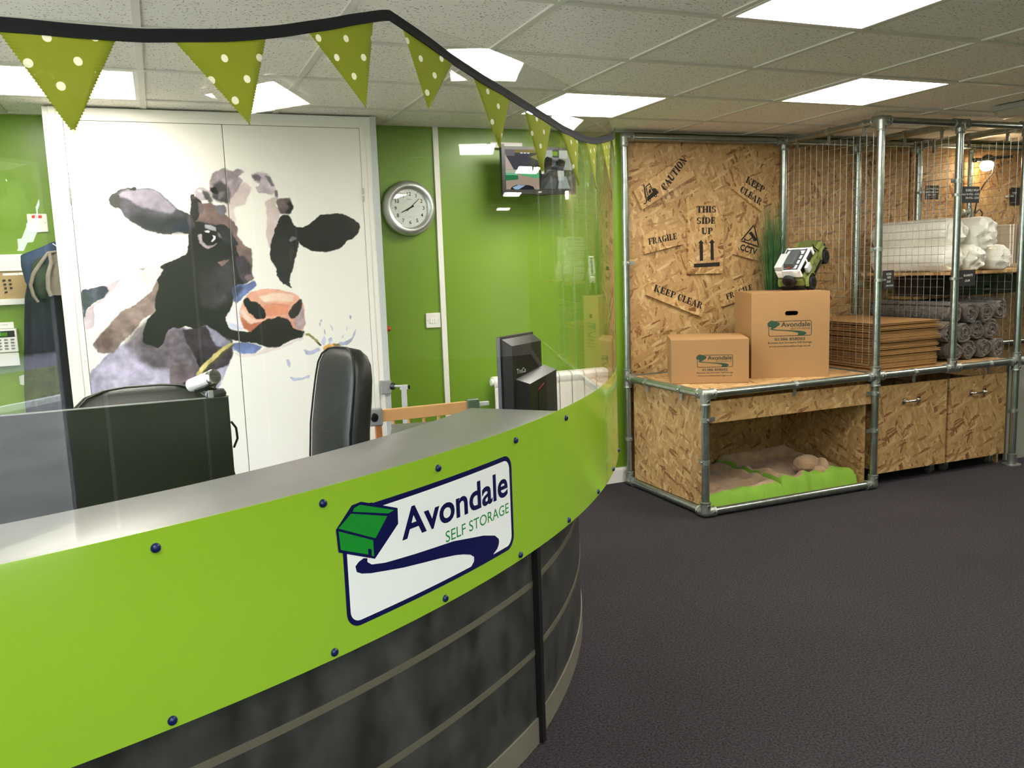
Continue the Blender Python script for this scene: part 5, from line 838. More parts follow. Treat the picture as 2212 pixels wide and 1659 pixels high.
q = MB(); q.bx(3.94, 5.2, 2.03, 2.05, .0, .66); tag(origin(q.ob('side_board', M['panelgrey']), (4.5, 2.04, 0)), 'pale grey board just visible beyond the rack at the right edge', 'board')

# ------------------------------------------------------------------ stencilled signs
def ring(cx_, cy_, rx, ry, tx, ty, a0, a1, n=10):
    P = [(cx_ + rx * math.cos(RD(a0 + (a1 - a0) * k / n)), cy_ + ry * math.sin(RD(a0 + (a1 - a0) * k / n))) for k in range(n + 1)]
    return P + [(cx_ + (rx - tx) * math.cos(RD(a1 + (a0 - a1) * k / n)), cy_ + (ry - ty) * math.sin(RD(a1 + (a0 - a1) * k / n))) for k in range(n + 1)]
def rc(a, b_, c, d): return [(a, b_), (c, b_), (c, d), (a, d)]
def stm(x, w_=.24): return [[(x - .05, 0), (x + w_ + .05, 0), (x + w_ + .05, .07), (x + w_, .12), (x + w_, .88), (x + w_ + .05, .93), (x + w_ + .05, 1), (x - .05, 1), (x - .05, .93), (x, .88), (x, .12), (x - .05, .07)]]
GL = dict(
 C=(.70, [ring(.37, .5, .36, .52, .24, .10, 100, 260), ring(.37, .5, .33, .52, .12, .10, 15, 80), ring(.37, .5, .33, .52, .10, .10, 280, 335), [(.62, .62), (.70, .62), (.70, 1.0), (.64, .95)]]),
 G=(.76, [ring(.37, .5, .36, .52, .24, .10, 100, 260), ring(.37, .5, .33, .52, .12, .10, 20, 80), ring(.37, .5, .33, .52, .10, .10, 280, 330), rc(.46, .06, .70, .45), rc(.40, .38, .76, .45)]),
 O=(.76, [ring(.38, .5, .38, .52, .24, .10, 97, 263), ring(.38, .5, .38, .52, .24, .10, -83, 83)]),
 D=(.74, stm(.05) + [ring(.33, .5, .42, .50, .22, .09, -85, 85)]), P=(.64, stm(.05) + [ring(.33, .73, .32, .27, .18, .08, -85, 85)]),
 R=(.74, stm(.05) + [ring(.33, .73, .32, .27, .18, .08, -85, 85), [(.36, .47), (.50, .47), (.76, 0), (.52, 0)]]),
 E=(.64, stm(.05) + [[(.33, 0), (.60, 0), (.62, .30), (.56, .30), (.50, .10), (.33, .09)], [(.33, 1), (.60, 1), (.60, .72), (.54, .72), (.48, .90), (.33, .91)], [(.33, .46), (.42, .46), (.47, .34), (.50, .34), (.50, .68), (.47, .68), (.42, .56), (.33, .56)]]),
 F=(.60, stm(.05) + [[(.33, 1), (.60, 1), (.60, .70), (.54, .70), (.48, .90), (.33, .91)], [(.33, .46), (.42, .46), (.47, .34), (.50, .34), (.50, .68), (.47, .68), (.42, .56), (.33, .56)]]),
 L=(.60, stm(.05) + [[(.33, 0), (.60, 0), (.60, .34), (.54, .34), (.47, .10), (.33, .09)]]), I=(.36, stm(.06)), H=(.82, stm(.05) + stm(.54) + [rc(.32, .45, .51, .55)]),
 T=(.72, stm(.24) + [[(0, 1), (.21, 1), (.21, .92), (.12, .90), (.07, .70), (0, .70)], [(.72, 1), (.52, 1), (.52, .92), (.60, .90), (.65, .70), (.72, .70)]]),
 U=(.78, [[(.0, 1), (.34, 1), (.34, .93), (.29, .88), (.29, .25), (.05, .25), (.05, .88), (0, .93)], ring(.37, .28, .32, .30, .20, .22, 190, 265), ring(.37, .28, .30, .30, .08, .22, 275, 350), [(.56, 1), (.78, 1), (.78, .94), (.67, .90), (.67, .28), (.60, .28), (.60, .90), (.52, .94)]]),
 N=(.80, [[(0, 0), (.22, 0), (.22, .06), (.14, .10), (.14, .82), (.08, .90), (.08, .10), (0, .06)], [(.0, 1), (.24, 1), (.74, .0), (.66, 0), (.50, .02)], [(.60, 1), (.80, 1), (.80, .94), (.73, .90), (.73, .15), (.67, .25), (.67, .90), (.60, .94)]]),
 A=(.80, [[(0, 0), (.22, 0), (.22, .06), (.16, .08), (.36, .78), (.32, .92), (.07, .08), (0, .06)], [(.36, 1), (.46, 1), (.76, .08), (.82, .06), (.82, 0), (.44, 0), (.44, .06), (.50, .08), (.36, .66)], [(.20, .28), (.42, .28), (.40, .36), (.22, .36)]]),
 K=(.80, stm(.05) + [[(.33, .52), (.60, .92), (.52, .94), (.52, 1), (.78, 1), (.78, .94), (.70, .92), (.44, .56)], [(.34, .48), (.44, .56), (.82, .0), (.52, 0)]]),
 S=(.62, [ring(.32, .73, .30, .28, .18, .10, 40, 250), ring(.30, .27, .30, .28, .18, .10, 70, -140), [(.52, .70), (.58, .70), (.58, 1), (.54, .94)], [(.04, .30), (.10, .30), (.08, .06), (.04, 0)]]))
def stencil(q, s, p0, p1, h, f):
    w_ = sum((GL[c][0] + .07) if c != ' ' else .4 for c in s) - .07; L0 = math.hypot(p1[0] - p0[0], p1[1] - p0[1]); sx = L0 / w_
    ux, uz = (p1[0] - p0[0]) / L0, (p1[1] - p0[1]) / L0; x = 0
    for c in s:
        if c == ' ': x += .4; continue
        for P in GL[c][1]:
            surf_poly(q, [(p0[0] + (x + a) * sx * ux - b_ * h * uz, p0[1] + (x + a) * sx * uz + b_ * h * ux) for a, b_ in P], f, 0, .0008)
        x += GL[c][0] + .07
SG = DATA['signs']; ST = DATA['stext']; yS = 2.7715
def sign(key, lab, words, extra=None):
    P = SG[key]; c = [sum(p[i] for p in P) / 4 for i in (0, 1)]; t = thing('stencil_sign', lab, 'sign', (c[0], 2.79, c[1]), 'stencilled strand board signs')
    q = MB(); q.poly([tuple(p) for p in P], lambda u, v, h: Vector((u, 2.79 - h, v)), 0, .018); q.ob('board', M['oxs'], t, bevel=.0008)
    q = MB(); f = lambda u, v, h: Vector((u, yS - h, v))
    for w_, k in words:
        q = MB(); a = ST[k]; stencil(q, w_, (a[0], a[1]), (a[2], a[3]), a[4], f); q.ob('stencilled_word', M['stencil'], t)
    if extra:
        for e_ in extra: q = MB(); e_(q, f); q.ob('stencilled_symbol', M['stencil'], t)
G_ = DATA['glyph']
def forkx_(q, f):
    for P in G_['fork']: surf_poly(q, [tuple(p) for p in P], f, 0, .0008)
    for x, z, r in G_['wheels']:
        o1 = [(x + r * math.cos(2 * PI * k / 16), z + r * math.sin(2 * PI * k / 16)) for k in range(16)]; i1 = [(x + r * .5 * math.cos(2 * PI * k / 16), z + r * .5 * math.sin(2 * PI * k / 16)) for k in range(16)]
        for k in range(16): surf_poly(q, [o1[k], o1[(k + 1) % 16], i1[(k + 1) % 16], i1[k]], f, 0, .0008)
def arr_(i): return lambda q, f: surf_poly(q, [tuple(p) for p in G_['arrows'][i]], f, 0, .0008)
forkx = [forkx_]; arrx = [arr_(0), arr_(1), arr_(2)]
def cctvt(q, f):
    a = ST['CCTV']; put_text(q, 'CCTV', a[0], a[1], math.hypot(a[2] - a[0], a[3] - a[1]), a[4], f, bold=.04, th=.0008, ang=math.atan2(a[3] - a[1], a[2] - a[0]))
def camx(q, f):
    T = G_['tri']; cx_ = sum(p[0] for p in T) / 3; cz_ = sum(p[1] for p in T) / 3
    for i in range(3):
        a, b_ = T[i], T[(i + 1) % 3]; k = .80; a = (a[0] + (b_[0] - a[0]) * .03, a[1] + (b_[1] - a[1]) * .03); b_ = (b_[0] - (b_[0] - a[0]) * .03, b_[1] - (b_[1] - a[1]) * .03)
        surf_poly(q, [a, b_, (cx_ + (b_[0] - cx_) * k, cz_ + (b_[1] - cz_) * k), (cx_ + (a[0] - cx_) * k, cz_ + (a[1] - cz_) * k)], f, 0, .0008)
    for P in G_['cam']: surf_poly(q, [tuple(p) for p in P], f, 0, .0008)
sign('caution', 'tilted wooden sign stencilled CAUTION with a forklift truck, top left', [('CAUTION', 'CAUTION')], forkx)
sign('side_up', 'upright wooden sign stencilled THIS SIDE UP above two arrows', [('THIS', 'THIS'), ('SIDE', 'SIDE'), ('UP', 'UP')], arrx)
sign('keep_top', 'tilted wooden sign stencilled KEEP CLEAR in two lines, top right', [('KEEP', 'KEEP_t'), ('CLEAR', 'CLEAR_t')])
sign('fragile', 'wooden sign stencilled FRAGILE left of the THIS SIDE UP sign', [('FRAGILE', 'FRAGILE')])
sign('cctv', 'wooden sign stencilled CCTV under a camera in a triangle', [], [camx, cctvt])
sign('keep_low', 'long tilted wooden sign stencilled KEEP CLEAR in one line above the small box', [('KEEP', 'KEEP_l'), ('CLEAR', 'CLEAR_l')])
sign('fragile_low', 'wooden sign stencilled FRAGILE partly hidden behind the large cardboard box', [('FRAGILE', 'FRAGILE_l')])

# ------------------------------------------------------------------ printed cardboard boxes on the bench
def boxlogo(q, x0, x1, z0, f):
    s = (x1 - x0) / .62; fx = lambda p: (x0 + (p[0] - 1.716) * s, z0 + (p[1] - .6535) * s)
    asp = .86
    def fq(P): return [(x0 + (u - 1.716) * s, z0 + (v - .6535) * s * asp) for u, v in P]
    hgt = .2575 * s * asp; r = .030 * s; O = rounded(x0, x1, z0, z0 + hgt, r); I_ = rounded(x0 + .009 * s, x1 - .009 * s, z0 + .009 * s, z0 + hgt - .009 * s, r * .72); n = len(O)
    for k in range(n): surf_poly(q, [O[k], O[(k + 1) % n], I_[(k + 1) % n], I_[k]], f, 0, .0003, None, 1)
    surf_poly(q, fq(HOUSE), f, .0001, .0005, None, 0)
    surf_poly(q, fq([(1.76, .80), (1.742, .785), (1.748, .770), (1.80, .757), (1.95, .742), (2.05, .728), (2.13, .708), (2.150, .690), (2.135, .668), (2.12, .660), (2.21, .660), (2.24, .672), (2.262, .688), (2.262, .703), (2.235, .722), (2.17, .738), (2.0, .753), (1.85, .766), (1.79, .777), (1.785, .80)]), f, 0, .0004, None, 0)
    put_text(q, 'Avondale', x0 + .180 * s, z0 + .158 * s * asp, .420 * s, .070 * s, f, bold=.02, mi=1, th=.0003)
    put_text(q, 'SELF STORAGE', x0 + .318 * s, z0 + .108 * s * asp, .282 * s, .027 * s, f, mi=1, th=.0003)
    xc = (x0 + x1) / 2
    put_text(q, '01386 858002', xc, z0 - .062 * s, .44 * s, .040 * s, f, bold=.018, mi=1, th=.0003, align='c')
    put_text(q, 'Business and Domestic Self Storage', xc, z0 - .106 * s, .63 * s, .026 * s, f, bold=.012, mi=1, th=.0003, align='c')
    put_text(q, 'www.avondaleselfstorage.co.uk', xc, z0 - .158 * s, .60 * s, .026 * s, f, bold=.012, mi=1, th=.0003, align='c')
def cbox(name, lab, p0, p1, z0, z1, dep, lx0, lx1, lz, hole=None, seam=True):
    p0 = Vector((*p0, 0)); p1 = Vector((*p1, 0)); W_ = (p1 - p0).length; e = (p1 - p0) / W_; n = Vector((-e.y, e.x, 0)); rot = math.atan2(e.y, e.x)
    t = thing(name, lab, 'box', (p0.x, p0.y, z0), 'printed cardboard boxes on the bench', rot); hh = z1 - z0; q = MB()
    if hole:
        hx, hz, hw, hr = hole; pts = [(0, 0), (W_, 0), (W_, hh), (0, hh)]
        # front wall with an oblong hand hole
        inner = rounded(hx - hw, hx + hw, hz - hr, hz + hr, hr * .98, 6); outer = []
        for x, z in inner:
            dx, dz = x - hx, z - hz; k = min((W_ / 2 if True else 0) / max(abs(dx), 1e-6) if abs(dx) > 1e-6 else 9e9, 9e9); outer.append((x, z))
        bm = bmesh.new(); ov = [bm.verts.new((x, z, 0)) for x, z in pts]; iv = [bm.verts.new((x, z, 0)) for x, z in inner]
        ed = [bm.edges.new((ov[i], ov[(i + 1) % 4])) for i in range(4)] + [bm.edges.new((iv[i], iv[(i + 1) % len(iv)])) for i in range(len(iv))]
        bmesh.ops.triangle_fill(bm, edges=ed, use_beauty=True); bm.verts.index_update()
        q.add([(v.co.x, 0, v.co.y) for v in bm.verts], [tuple(v.index for v in f_.verts) for f_ in bm.faces]); bm.free()
        q.add([(x, 0, z) for x, z in inner] + [(x, .006, z) for x, z in inner], [(i, (i + 1) % len(inner), (i + 1) % len(inner) + len(inner), i + len(inner)) for i in range(len(inner))])
        q.add([(0, 0, 0), (W_, 0, 0), (W_, dep, 0), (0, dep, 0), (0, 0, hh), (W_, 0, hh), (W_, dep, hh), (0, dep, hh)], [(0, 3, 2, 1), (4, 5, 6, 7), (1, 2, 6, 5), (2, 3, 7, 6), (3, 0, 4, 7)])
    else: q.bx(0, W_, 0, dep, 0, hh)
    q.ob('carton', M['card'], t, local=True, bevel=0 if hole else .004)
    q = MB(); q.bx(.001, W_ - .001, dep / 2 - .0015, dep / 2 + .0015, hh - .0005, hh + .0006); q.bx(-.0006, .0005, dep / 2 - .0012, dep / 2 + .0012, hh * .02, hh * .98) if not seam else None; q.ob('flap_seam', M['cardd'], t, local=True)
    f = lambda u, v, h: Vector((u, -.0002 - h, v)); q = MB(); boxlogo(q, lx0, lx1, lz, f); q.ob('logo_print', [M['bgreen'], M['bdark']], t, local=True)
    f2 = lambda u, v, h: Vector((-.0002 - h, dep - u, v)); q = MB(); x = dep * .32; zc = hh * .36
    for a in range(2):
        for b_ in range(4): O = rc(x + a * .04, zc + b_ * .022 - .04, x + a * .04 + .034, zc + b_ * .022 - .022); I_ = [(p[0] + (.002 if i in (0, 3) else -.002), p[1] + (.002 if i < 2 else -.002)) for i, p in enumerate(O)]; [surf_poly(q, [O[k], O[(k + 1) % 4], I_[(k + 1) % 4], I_[k]], f2, 0, .0002) for k in range(4)]; surf_poly(q, rc(O[0][0] + .008, O[0][1] + .006, O[1][0] - .010, O[2][1] - .006), f2, 0, .0002)
    surf_poly(q, rc(x + .004, hh * .64, x + .012, hh * .67), f2, 0, .0002); q.ob('content_print', mat('faint_print', (120, 110, 66), .8), t, local=True)
    return t
cbox('cardboard_box', 'small printed cardboard box at the front left of the bench', (1.477, 2.277), (1.857, 2.061), .7005, .9565, .375, .147, .3480, .0930)
cbox('cardboard_box', 'large cardboard box with a hand hole, toy off-roader standing on it', (1.975, 2.191), (2.384, 2.002), .7005, 1.2005, .44, .0985, .3480, .2450, (.232, .3780, .038, .0130))
# ------------------------------------------------------------------ toy off-roader rearing up on the large box
_a, _b, _c = Vector((.9227, -.3839, -.0356)), Vector((.0855, .1136, .9898)), Vector((.3759, .9164, -.1377))
Fv = (_a * .50 + _b * .75 + _c * .43).normalized(); Sv = (_a * .70 - _b * .06 - _c * .71).normalized(); Uv = Sv.cross(Fv).normalized(); Lv = Uv.cross(Fv)
CM = Matrix((tuple(Fv), tuple(Lv), tuple(Uv))).transposed() @ Matrix.Scale(1.06, 3)
_rr = Vector((2.455, 2.24, 1.243)); CARC = _rr - CM @ Vector((-.105, -.078, -.030))
tc_ = thing('toy_off_roader', 'olive and white toy off-roader rearing up on the large cardboard box', 'toy car', CARC, None, CM)
def cq(name, m, fn, sm=False, bev=.002, parent=None): q = MB(); fn(q); return q.ob(name, M[m] if isinstance(m, str) else m, parent or tc_, smooth=sm, bevel=bev, local=True)
cq('chassis', 'black', lambda q: (q.bx(-.15, .15, -.055, .055, -.030, -.005), q.bx(-.165, -.145, -.07, .07, -.025, .0), q.bx(.150, .172, -.075, .075, -.025, 0)))
cq('body', 'olive', lambda q: (q.bx(-.145, -.075, -.078, .078, .0, .055), q.bx(-.075, .065, -.080, .080, -.012, .050), q.bx(.065, .160, -.078, .078, .0, .050), q.bx(-.16, -.145, -.07, .07, .0, .045)))
cq('bonnet', 'olived', lambda q: (q.bx(.072, .158, -.052, .052, .050, .062), q.bx(.078, .15, -.03, .03, .062, .066)))
for s_ in (-1, 1):
    for xw in (-.105, .112):
        cq('wheel_arch', 'olive', lambda q: q.loft([[Vector((xw + r * math.cos(a), s_ * y, -.018 + r * math.sin(a))) for y, r in ((.074, .046), (.094, .046), (.094, .053), (.074, .053))] for a in [RD(10 + 16 * k) for k in range(11)]]))
        def wh(q):
            q.tube([(xw, s_ * .058, -.030), (xw, s_ * .060, -.030), (xw, s_ * .066, -.030), (xw, s_ * .090, -.030), (xw, s_ * .096, -.030), (xw, s_ * .096, -.030), (xw, s_ * .088, -.030)], [.020, .036, .0395, .0395, .036, .024, .022], 28)
            for k in range(24): a = k * PI / 12; q.box((xw + .0395 * math.cos(a), s_ * .078, -.030 + .0395 * math.sin(a)), (.004, .030, .004), Matrix.Rotation(-a, 3, 'Y'))
        wl_ = cq('wheel', 'rubber', wh, True, 0)
        cq('hub', 'black', lambda q: (q.cyl((xw, s_ * .088, -.030), (xw, s_ * .092, -.030), .020, n=20), [q.box((xw + .012 * math.cos(k * 1.2566), s_ * .093, -.030 + .012 * math.sin(k * 1.2566)), (.006, .004, .006)) for k in range(5)], q.sphere((xw, s_ * .094, -.030), .005, 10, 6)), True, 0, wl_)
    cq('door_panel', 'olive', lambda q: (q.bx(.0, .062, s_ * .081 - .002, s_ * .081 + .002, -.008, .047), q.bx(-.072, -.004, s_ * .081 - .002, s_ * .081 + .002, -.008, .047)))
    cq('sill', 'black', lambda q: q.bx(-.06, .065, s_ * .084 - .006, s_ * .084 + .006, -.024, -.012))
    cq('door_handle', 'black', lambda q: (q.bx(-.022, -.010, s_ * .0835 - .001, s_ * .0835 + .002, .028, .034), q.bx(.036, .048, s_ * .0835 - .001, s_ * .0835 + .002, .028, .034)))
cq('cabin', 'black', lambda q: (q.bx(-.145, .050, -.066, .066, .052, .100), ))
cq('windscreen_frame', 'black', lambda q: (q.box((.062, 0, .075), (.006, .14, .060), Matrix.Rotation(-.4, 3, 'Y')),))
cq('white_roof', 'logow', lambda q: (q.bx(-.155, .040, -.074, .074, .104, .112), q.bx(-.152, -.140, -.074, .074, .060, .104), q.bx(.030, .052, -.074, -.066, .060, .104), q.bx(.030, .052, .066, .074, .060, .104), q.bx(-.06, -.048, -.076, -.068, .060, .104), q.bx(-.06, -.048, .068, .076, .060, .104)))
cq('roof_rack', 'black', lambda q: (q.bx(-.148, .020, -.060, -.056, .113, .124), q.bx(-.148, .020, .056, .060, .113, .124), [q.bx(-.145 + k * .04, -.141 + k * .04, -.058, .058, .113, .118) for k in range(5)]))
cq('bedroll', mat('dark_grey_pack', (74, 78, 80), .5), lambda q: (q.box((-.075, -.012, .134), (.125, .056, .034)),), bev=.008)
cq('grey_case', 'lgrey', lambda q: q.box((-.098, .046, .130), (.115, .046, .028)), bev=.003)
cq('side_case', 'lgrey', lambda q: q.box((-.085, -.088, .070), (.048, .020, .042)), bev=.004)
cq('red_lamp', 'red', lambda q: q.box((-.138, -.010, .122), (.006, .016, .005)), bev=0)
cq('spare_wheel', 'rubber', lambda q: q.tube([(-.164, 0, .050), (-.166, 0, .050), (-.182, 0, .050), (-.186, 0, .050), (-.186, 0, .050), (-.180, 0, .050)], [.034, .0395, .0395, .035, .020, .018], 28), True, 0)
cq('bumper', 'black', lambda q: (q.box((.176, 0, .004), (.012, .15, .018)), q.box((.168, .05, .035), (.01, .025, .02)), q.box((.168, -.05, .035), (.01, .025, .02))))
cq('snorkel', 'black', lambda q: q.tube([(.09, -.079, .04), (.075, -.081, .055), (.055, -.079, .10), (.055, -.079, .118)], .004, 8))
for s_ in (-1, 1): cq('jerry_can', 'logow', lambda q: q.box((-.153, s_ * .05, .085), (.010, .03, .04)), bev=.002)

# ------------------------------------------------------------------ artificial grass behind the large box
gp = thing('potted_grass', 'tall green artificial grass standing behind the large cardboard box', 'plant', (2.47, 2.60, .70))
q = MB(); q.tube([(2.47, 2.60, .70), (2.47, 2.60, .71), (2.47, 2.60, .86), (2.47, 2.60, .87)], [.055, .058, .075, .078], 24); q.ob('pot', M['black'], gp, smooth=True, angle=40)
q = MB(); rng = random.Random(11)
for k in range(420):
    a = rng.random() * 2 * PI; r0 = .045 * rng.random(); lean = .015 + .10 * rng.random() ** 1.6; hgt = (.62 + .28 * rng.random()) * (1 if lean < .09 else .85); ca, sa = math.cos(a), math.sin(a); w_ = .0016
    if rng.random() < .07: lean *= 1.8
    P = []; 
    for j in range(6): t = j / 5; P.append(Vector((2.47 + ca * (r0 + lean * t ** 1.8), 2.60 + sa * (r0 + lean * t ** 1.8) * .6, .86 + hgt * t - .25 * lean * t ** 3)))
    pd = Vector((-sa, ca, 0)); vs = []
    for j, p in enumerate(P): ww = w_ * (1 - (j / 5) ** 3 * .9); vs += [p - pd * ww, p + pd * ww, p + Vector((ca, sa, 0)) * .0006]
    fs = [];
    for j in range(5): b_ = j * 3; fs += [(b_, b_ + 1, b_ + 4, b_ + 3), (b_ + 1, b_ + 2, b_ + 5, b_ + 4), (b_ + 2, b_, b_ + 3, b_ + 5)]
    q.add(vs, fs)
g = q.ob('grass_blades', M['blade'], gp); g['kind'] = 'stuff'

# ------------------------------------------------------------------ flattened boxes
rng = random.Random(5); z = .7005; NB = 19; ordn = ['bottom', 'second from the bottom', 'third from the bottom', 'fourth from the bottom', 'fifth from the bottom', 'sixth from the bottom', 'seventh from the bottom', 'eighth from the bottom', 'ninth from the bottom', 'middle', 'ninth from the top', 'eighth from the top', 'seventh from the top', 'sixth from the top', 'fifth from the top', 'fourth from the top', 'third from the top', 'second from the top', 'topmost']
for k in range(NB):
    th = .0118 + .006 * rng.random(); dx = rng.uniform(-.012, .018); dy = rng.uniform(-.008, .012); sag = rng.uniform(.0, .003)
    t = thing('flattened_box', 'flattened brown cardboard box, %s of the stack on the rack shelf' % ordn[k], 'cardboard', (2.99, 2.3, z), 'flattened cardboard boxes stacked in the rack'); x0, x1, y0, y1 = 2.742 + dx * .4, 3.252 + dx, 1.995 + dy, 2.655 + dy
    zt = z + th - .0012; zm = z + th * .48
    for nm, za, zb, o in (('lower_sheet', z, zm - .0012, 0), ('upper_sheet', zm + .0016, zt - .0008, rng.uniform(-.005, .003))):
        q = MB(); rings = []
        n_ = 10
        for i in range(n_ + 1):
            u = i / n_; x = x0 + (x1 - x0) * u; bul = sag * math.sin(u * PI * (1 + k % 2)) * (.5 if nm[0] == 'l' else .5); e0 = .0012 if i in (0, n_) else 0
            rings.append([Vector((x, y0 + o, za + e0)), Vector((x, y1 + o, za + e0)), Vector((x, y1 + o, zb - e0)), Vector((x, y0 + o - .002, (za + zb) / 2)) if False else Vector((x, y0 + o, zb - e0))])
        q.loft(rings); q.ob(nm, [M['carde']], t)
    z += th

# ------------------------------------------------------------------ rolled blankets
def blanket(seed, r, ln=.66):
    q = MB(); rg = random.Random(seed); turns = 3.6; N_ = 90; th = r / turns * .74; fr = []; P = []
    for i in range(N_ + 1):
        t = i / N_; a = t * turns * 2 * PI; rad = .012 + (r - .012 - th / 2) * t; rad *= 1 + .10 * math.sin(3 * a + seed) * t + .06 * math.sin(1.7 * a + seed * 2); P.append((a, rad))
    ys = [0, .004, .03, .2, .45, ln - .03, ln - .004, ln]; rings = []
    for i, (a, rad) in enumerate(P):
        ring = []
        for sgn in (-1, 1):
            for j, y in enumerate(ys if sgn < 0 else ys[::-1]):
                e = .55 if y in (0, ln) else 1; rr = rad + sgn * th / 2 * e; fl = .006 * mnoise.noise(Vector((a * 1.1, seed, y * 2))); yy = y + fl * 2 + .012 * mnoise.noise(Vector((a * .9, seed * 3.3, 1)))
                ring.append(Vector((rr * math.cos(a) + fl, yy, rr * math.sin(a) * .96 + fl * .6)))
        rings.append(ring)
    q.loft(rings, True); return q
ROW = [('bottom row', .765, [3.462, 3.600, 3.735, 3.868 - .005], .0655), ('middle row', .885, [3.405, 3.535, 3.668, 3.805], .0640), ('top row', 1.005, [3.462, 3.595, 3.735, 3.880], .0660)]
col4 = ['left-most', 'second from the left', 'third from the left', 'right-most']; protos = {}
for ri, (rn, zc, xs, rr) in enumerate(ROW):
    for ci, x in enumerate(xs):
        xx = x if True else 0; lab = 'rolled grey felt blanket, %s in the %s of the pile' % (col4[ci], rn); key = (ri * 4 + ci) % 4
        if key not in protos:
            o = blanket(key * 7 + 1, .0695).ob('rolled_blanket', M['blanket'], None, smooth=True, angle=70); protos[key] = o; tag(o, lab, 'blanket', 'rolled grey blankets on the rack shelf')
        else: o = protos[key].copy(); COL.objects.link(o); o['label'] = lab
        o.location = (xx, 2.045 + .02 * ((ri + ci * 3) % 4) / 3, zc + .004 * ((ci * 5 + ri) % 3)); o.rotation_euler = (0, RD([20, 205, 110, 300, 60, 250, 150, 350, 80, 190, 320, 130][ri * 4 + ci]), 0)

# ------------------------------------------------------------------ bubble wrap
def brol(seed, r, ln, loc, lab):
    q = MB(); n = 64; rings = []; ys = [0, .004, .012, .022, .06, .12, .2, .3, .42, .52, ln - .02, ln - .006, ln]; kk = [.0, .55, .90, .97, 1.02, 1.03, 1, .99, 1, 1, .97, .85, .5]
    fr = [.0, .22, .42, .60, .76, .88]
    for f_ in fr: rings.append([Vector((r * f_ * .93 * math.cos(a) + .0, -.042 * (1 - f_ ** 2) + .016 + .010 * math.cos(f_ * 11 + a), r * f_ * .93 * math.sin(a))) + Vector((0, .030 * mnoise.noise(Vector((math.cos(a) * f_ * 2.2, math.sin(a) * f_ * 2.2, seed * 3.1))), 0)) for a in [2 * PI * k / n for k in range(n)]] if f_ > 0 else [Vector((.001 * math.cos(a), -.026, .001 * math.sin(a))) for a in [2 * PI * k / n for k in range(n)]])
    for y, k_ in list(zip(ys, kk))[2:]:
        rg = []
        for i in range(n):
            a = 2 * PI * i / n; rr = r * k_ * (1 + .16 * mnoise.noise(Vector((math.cos(a) * 1.6, math.sin(a) * 1.6, seed + y * 3))) + .025 * mnoise.noise(Vector((math.cos(a) * 6, math.sin(a) * 6, seed + y * 12)))); rg.append(Vector((rr * math.cos(a), y + .01 * mnoise.noise(Vector((a, seed, y))), rr * math.sin(a))))
        rings.append(rg)
    q.loft(rings); o = q.ob('bubble_wrap_roll', M['bubble'], None, smooth=True, angle=80); tag(o, lab, 'bubble wrap', 'bubble wrap rolls on the upper shelf'); o.location = loc; return o
brol(1, .088, .62, (3.430, 2.05, 1.361), 'white bubble wrap roll, lower left of the bundle against the wire mesh')
brol(2, .086, .60, (3.600, 2.03, 1.359), 'white bubble wrap roll, lower middle of the bundle above the BLANKETS price board')
brol(3, .080, .56, (3.800, 2.00, 1.353), 'white bubble wrap roll, lower right of the bundle, sticking out furthest')
brol(4, .092, .64, (3.470, 2.07, 1.520), 'white bubble wrap roll, upper left of the bundle against the wire mesh')
brol(5, .104, .60, (3.680, 2.02, 1.508), 'thick white bubble wrap roll, upper right of the bundle')

# ------------------------------------------------------------------ price boards clipped to the posts
def price(lab, p, rz, w_, h_, lines, grp='black chalkboard price boards clipped to the rack posts'):
    t = thing('price_board', lab, 'price board', p, grp, rz); q = MB(); q.bx(0, w_, -.002, .002, -h_ / 2, h_ / 2); q.ob('board', M['chalk'], t, local=True, bevel=.0006)
    q = MB(); f = lambda u, v, h: Vector((u, -.0022 - h, v))
    for s_, v, x, ww, hh in lines: put_text(q, s_, x, v, ww, hh, f, bold=.008, th=.0004, shear=.12)
    q.ob('chalk_writing', M['chalkw'], t, local=True)
    q = MB(); q.bx(-.005, .026, -.006, .004, -.004, .006); q.cyl((-.030, .012, -.008), (-.030, .012, .008), .0235, n=20); q.ob('clip', M['fitting'], t, local=True)
    return t
price('black chalkboard reading PACKING PAPER clipped to the front corner post', (XB + .030, YF - .01, 1.250), .30, .128, .108, [('PACKING', .026, .034, .062, .014), ('PAPER', .006, .046, .044, .014), ('£8.40', -.017, .042, .044, .013), ('APPROX 300 SHEETS', -.040, .032, .092, .010)])
price('black chalkboard reading BUBBLE WRAP clipped to the middle front post', (XC + .020, YF - .01, 1.738), .04, .152, .098, [('BUBBLE WRAP', .020, .030, .116, .014), ('5m ROLL - £3.50', -.002, .036, .110, .012), ('100m ROLL - £25.00', -.024, .030, .116, .012)])
price('black chalkboard reading BLANKETS clipped to the middle front post', (XC + .020, YF - .01, 1.236), .04, .145, .098, [('BLANKETS', .010, .040, .080, .014), ('£3.00', -.022, .052, .044, .013)])
price('black chalkboard reading MATTRESS COVERS on the post beside the clamp lamp', (XD + .01, YB - .06, 1.822), .06, .135, .098, [('MATTRESS COVERS', .020, .022, .108, .011), ('S/DOUBLE - £6.00', -.002, .026, .104, .010), ('KING - £8.00', -.022, .022, .08, .010)])
price('small black board hanging on the wall at the far right of the rack', (4.86, 2.775, 1.80), 0, .10, .13, [('TAPE', .02, .01, .05, .012)])

